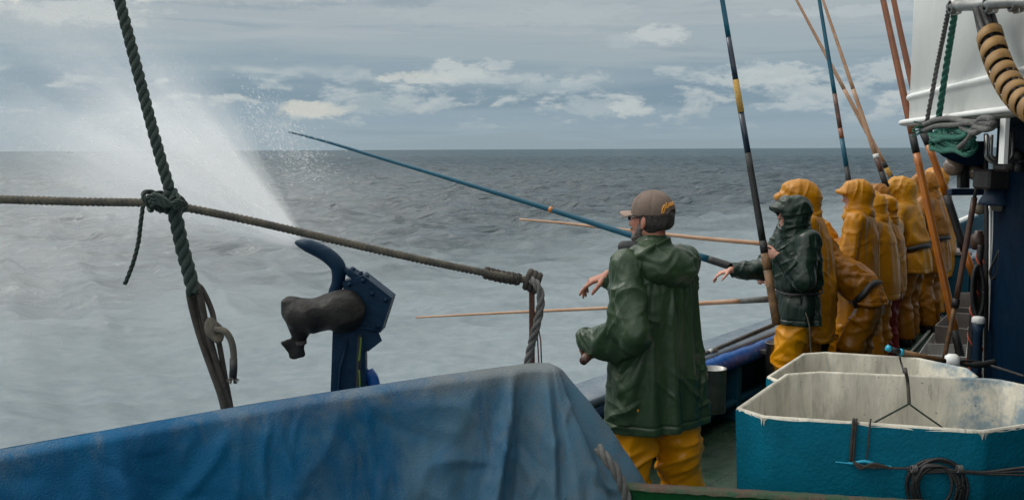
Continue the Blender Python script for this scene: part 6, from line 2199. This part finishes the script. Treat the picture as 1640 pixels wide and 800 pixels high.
# ------------------------------------------------------------------ spray thrown by the cannon
def spray():
    tip = P(478, 388, YC)
    end = P(30, 100, 9.5)
    ax = nrm(end - tip)
    L = 9.0
    rot = Vector(ax).to_track_quat('Z', 'Y')
    SL = 0.275
    mb = MB()
    mb.lathe([(0.0, 0.0), (0.03, 0.0), (0.04 + SL * L * 0.5, L * 0.5), (0.04 + SL * L, L), (0, L)], (0, 0, 0), n=28)
    m = bpy.data.materials.new('spray_mist')
    m.use_nodes = True
    t = m.node_tree
    t.nodes.remove(t.nodes['Principled BSDF'])
    pv = t.nodes.new('ShaderNodeVolumePrincipled')
    pv.inputs['Color'].default_value = (0.86, 0.875, 0.89, 1)
    m.cycles.volume_step_rate = 0.14
    pv.inputs['Anisotropy'].default_value = 0.15
    tc = t.nodes.new('ShaderNodeTexCoord')
    se = t.nodes.new('ShaderNodeSeparateXYZ')
    t.links.new(tc.outputs['Object'], se.inputs[0])
    x, y, z = (X(t, se.outputs[i]) for i in range(3))
    r = (x * x + y * y).f('SQRT')
    Rz = z * SL + 0.04
    rho = r / Rz
    g = rho.smooth(1.0, 0.12)
    iz = X(t, Rz.k)
    st = noise(t, combine(t, x / iz * 5.5, y / iz * 5.5, z * 0.2), 1.0, 4, 0.62, 0.1)
    st2 = noise(t, combine(t, x * 1.1, y * 1.1, z * 0.5), 1.0, 4, 0.6, 0.3)
    d = g * st.smooth(0.34, 0.68) * (st2.smooth(0.22, 0.62) * 0.75 + 0.25) / Rz
    d = d * z.smooth(9.0, 2.0) * (z.smooth(3.6, 0.0) * 3.4 + 0.26) * z.smooth(0.0, 0.12) * 1.3
    t.links.new(d.k, pv.inputs['Density'])
    t.links.new(pv.outputs[0], t.nodes['Material Output'].inputs['Volume'])
    o = mb.build('spray', m, at=(0, 0, 0))
    o.location = tip
    o.rotation_mode = 'QUATERNION'
    o.rotation_quaternion = rot
    tag(o, "fan of white water spray shot from the cannon nozzle out over the sea", kind='stuff')
    # drops drawn out into short threads
    g_ = np.random.default_rng(4)
    n = 6000
    z0 = 0.25 + 7.5 * g_.random(n) ** 0.9
    th = g_.random(n) * 6.283
    rr = (0.02 + SL * z0 * 0.98) * np.sqrt(g_.random(n)) * (0.75 + 0.25 * g_.random(n))
    b0 = np.stack([rr * np.cos(th), rr * np.sin(th), z0], 1)
    dirs = b0 / np.linalg.norm(b0, axis=1)[:, None]
    Rm = np.array(rot.to_matrix())
    b0, dirs = b0 @ Rm.T + tip, dirs @ Rm.T
    dirs[:, 2] -= 0.05 * z0
    ln = 0.02 + 0.16 * g_.random(n) ** 2
    wd = 0.0012 + 0.0026 * g_.random(n) ** 2
    # loose drops falling to the right of the fan
    k = 2600
    tq_ = g_.random(k) ** 0.8
    cl_ = g_.normal(0, 1, (60, 2))[g_.integers(0, 60, k)] * 16
    pxy = np.stack([400 + 105 * tq_, 160 + 130 * tq_], 1) + cl_ + g_.normal(0, 1, (k, 2)) * (10 + 16 * g_.random((k, 1)))
    pts = np.array([P(a, b, yy) for (a, b), yy in zip(pxy, g_.uniform(4.6, 7.0, k))])
    dr = g_.normal(0, 1, (k, 3)) * 0.7 + A3(-0.3, 0.3, 0.5)
    dr /= np.linalg.norm(dr, axis=1)[:, None]
    b0, dirs = np.concatenate([b0, pts]), np.concatenate([dirs, dr])
    ln, wd = np.concatenate([ln, 0.008 + 0.022 * g_.random(k)]), np.concatenate([wd, 0.0010 + 0.0032 * g_.random(k) ** 3])
    # fine drizzle falling onto the water
    k = 60
    pts = np.array([P(a, b, yy) for a, b, yy in zip(g_.uniform(-60, 160, k), g_.uniform(300, 560, k), g_.uniform(4.6, 9.5, k))])
    keep = (pts[:, 2] > SEA_Z + 0.4)
    pts = pts[keep]
    k = len(pts)
    dr = np.tile(A3(-0.12, 0.1, -1.0), (k, 1)) + g_.normal(0, 0.06, (k, 3))
    b0, dirs = np.concatenate([b0, pts]), np.concatenate([dirs, dr])
    ln, wd = np.concatenate([ln, 0.02 + 0.10 * g_.random(k)]), np.concatenate([wd, 0.0008 + 0.0010 * g_.random(k)])
    s1 = np.cross(dirs, g_.normal(size=dirs.shape))
    s1 /= np.linalg.norm(s1, axis=1)[:, None]
    s2 = np.cross(dirs, s1)
    mid = b0 + dirs * (ln * 0.45)[:, None]
    V = [b0]
    for j in range(3):
        a = j * 2.0944
        V.append(mid + (s1 * math.cos(a) + s2 * math.sin(a)) * wd[:, None])
    V.append(b0 + dirs * ln[:, None])
    V = np.stack(V, 1)
    N = len(b0)
    base = np.arange(N)[:, None] * 5
    tri = []
    for j in range(3):
        j2 = (j + 1) % 3
        tri.append(base + np.array([[0, 1 + j2, 1 + j]]))
        tri.append(base + np.array([[4, 1 + j, 1 + j2]]))
    md = bpy.data.materials.new('water_drop')
    md.use_nodes = True
    t = md.node_tree
    b = t.nodes['Principled BSDF']
    t.nodes.remove(b)
    d1, d2, d3 = (t.nodes.new(k_) for k_ in ('ShaderNodeBsdfDiffuse', 'ShaderNodeBsdfTranslucent', 'ShaderNodeBsdfTransparent'))
    d1.inputs[0].default_value = d2.inputs[0].default_value = (0.9, 0.91, 0.92, 1)
    m1, m2 = t.nodes.new('ShaderNodeMixShader'), t.nodes.new('ShaderNodeMixShader')
    t.links.new(d1.outputs[0], m1.inputs[1])
    t.links.new(d2.outputs[0], m1.inputs[2])
    m2.inputs[0].default_value = 0.25
    t.links.new(d3.outputs[0], m2.inputs[1])
    t.links.new(m1.outputs[0], m2.inputs[2])
    t.links.new(m2.outputs[0], t.nodes['Material Output'].inputs[0])
    me = fast_mesh('spray_drops', V.reshape(-1, 3) - tip, np.concatenate(tri), True)
    dd = link('spray_drops', me, md, None, tip)
    tag(dd, "loose drops and threads of water round the spray fan", kind='stuff')
    # thin drifting mist where the spray comes down on the sea
    c = P(120, 380, 13.0)
    mb = MB()
    mb.lathe([(math.sin(a), -math.cos(a)) for a in np.linspace(0.0, math.pi, 15)], (0, 0, 0), n=28)
    mm = bpy.data.materials.new('drifting_mist')
    mm.use_nodes = True
    t = mm.node_tree
    t.nodes.remove(t.nodes['Principled BSDF'])
    pv = t.nodes.new('ShaderNodeVolumePrincipled')
    pv.inputs['Color'].default_value = (0.96, 0.965, 0.97, 1)
    pv.inputs['Anisotropy'].default_value = 0.1
    tc = t.nodes.new('ShaderNodeTexCoord')
    ln_ = t.nodes.new('ShaderNodeVectorMath')
    ln_.operation = 'LENGTH'
    t.links.new(tc.outputs['Object'], ln_.inputs[0])
    nz = noise(t, tc.outputs['Object'], 2.4, 4, 0.6, 0.3)
    d = X(t, ln_.outputs['Value']).smooth(1.0, 0.1) * nz.smooth(0.25, 0.7) * 0.09
    t.links.new(d.k, pv.inputs['Density'])
    t.links.new(pv.outputs[0], t.nodes['Material Output'].inputs['Volume'])
    o = mb.build('falling_mist', mm, at=(0, 0, 0))
    o.location = c
    o.scale = (6.5, 5.5, 2.6)
    tag(o, "thin mist drifting over the sea below the spray", kind='stuff')


spray()
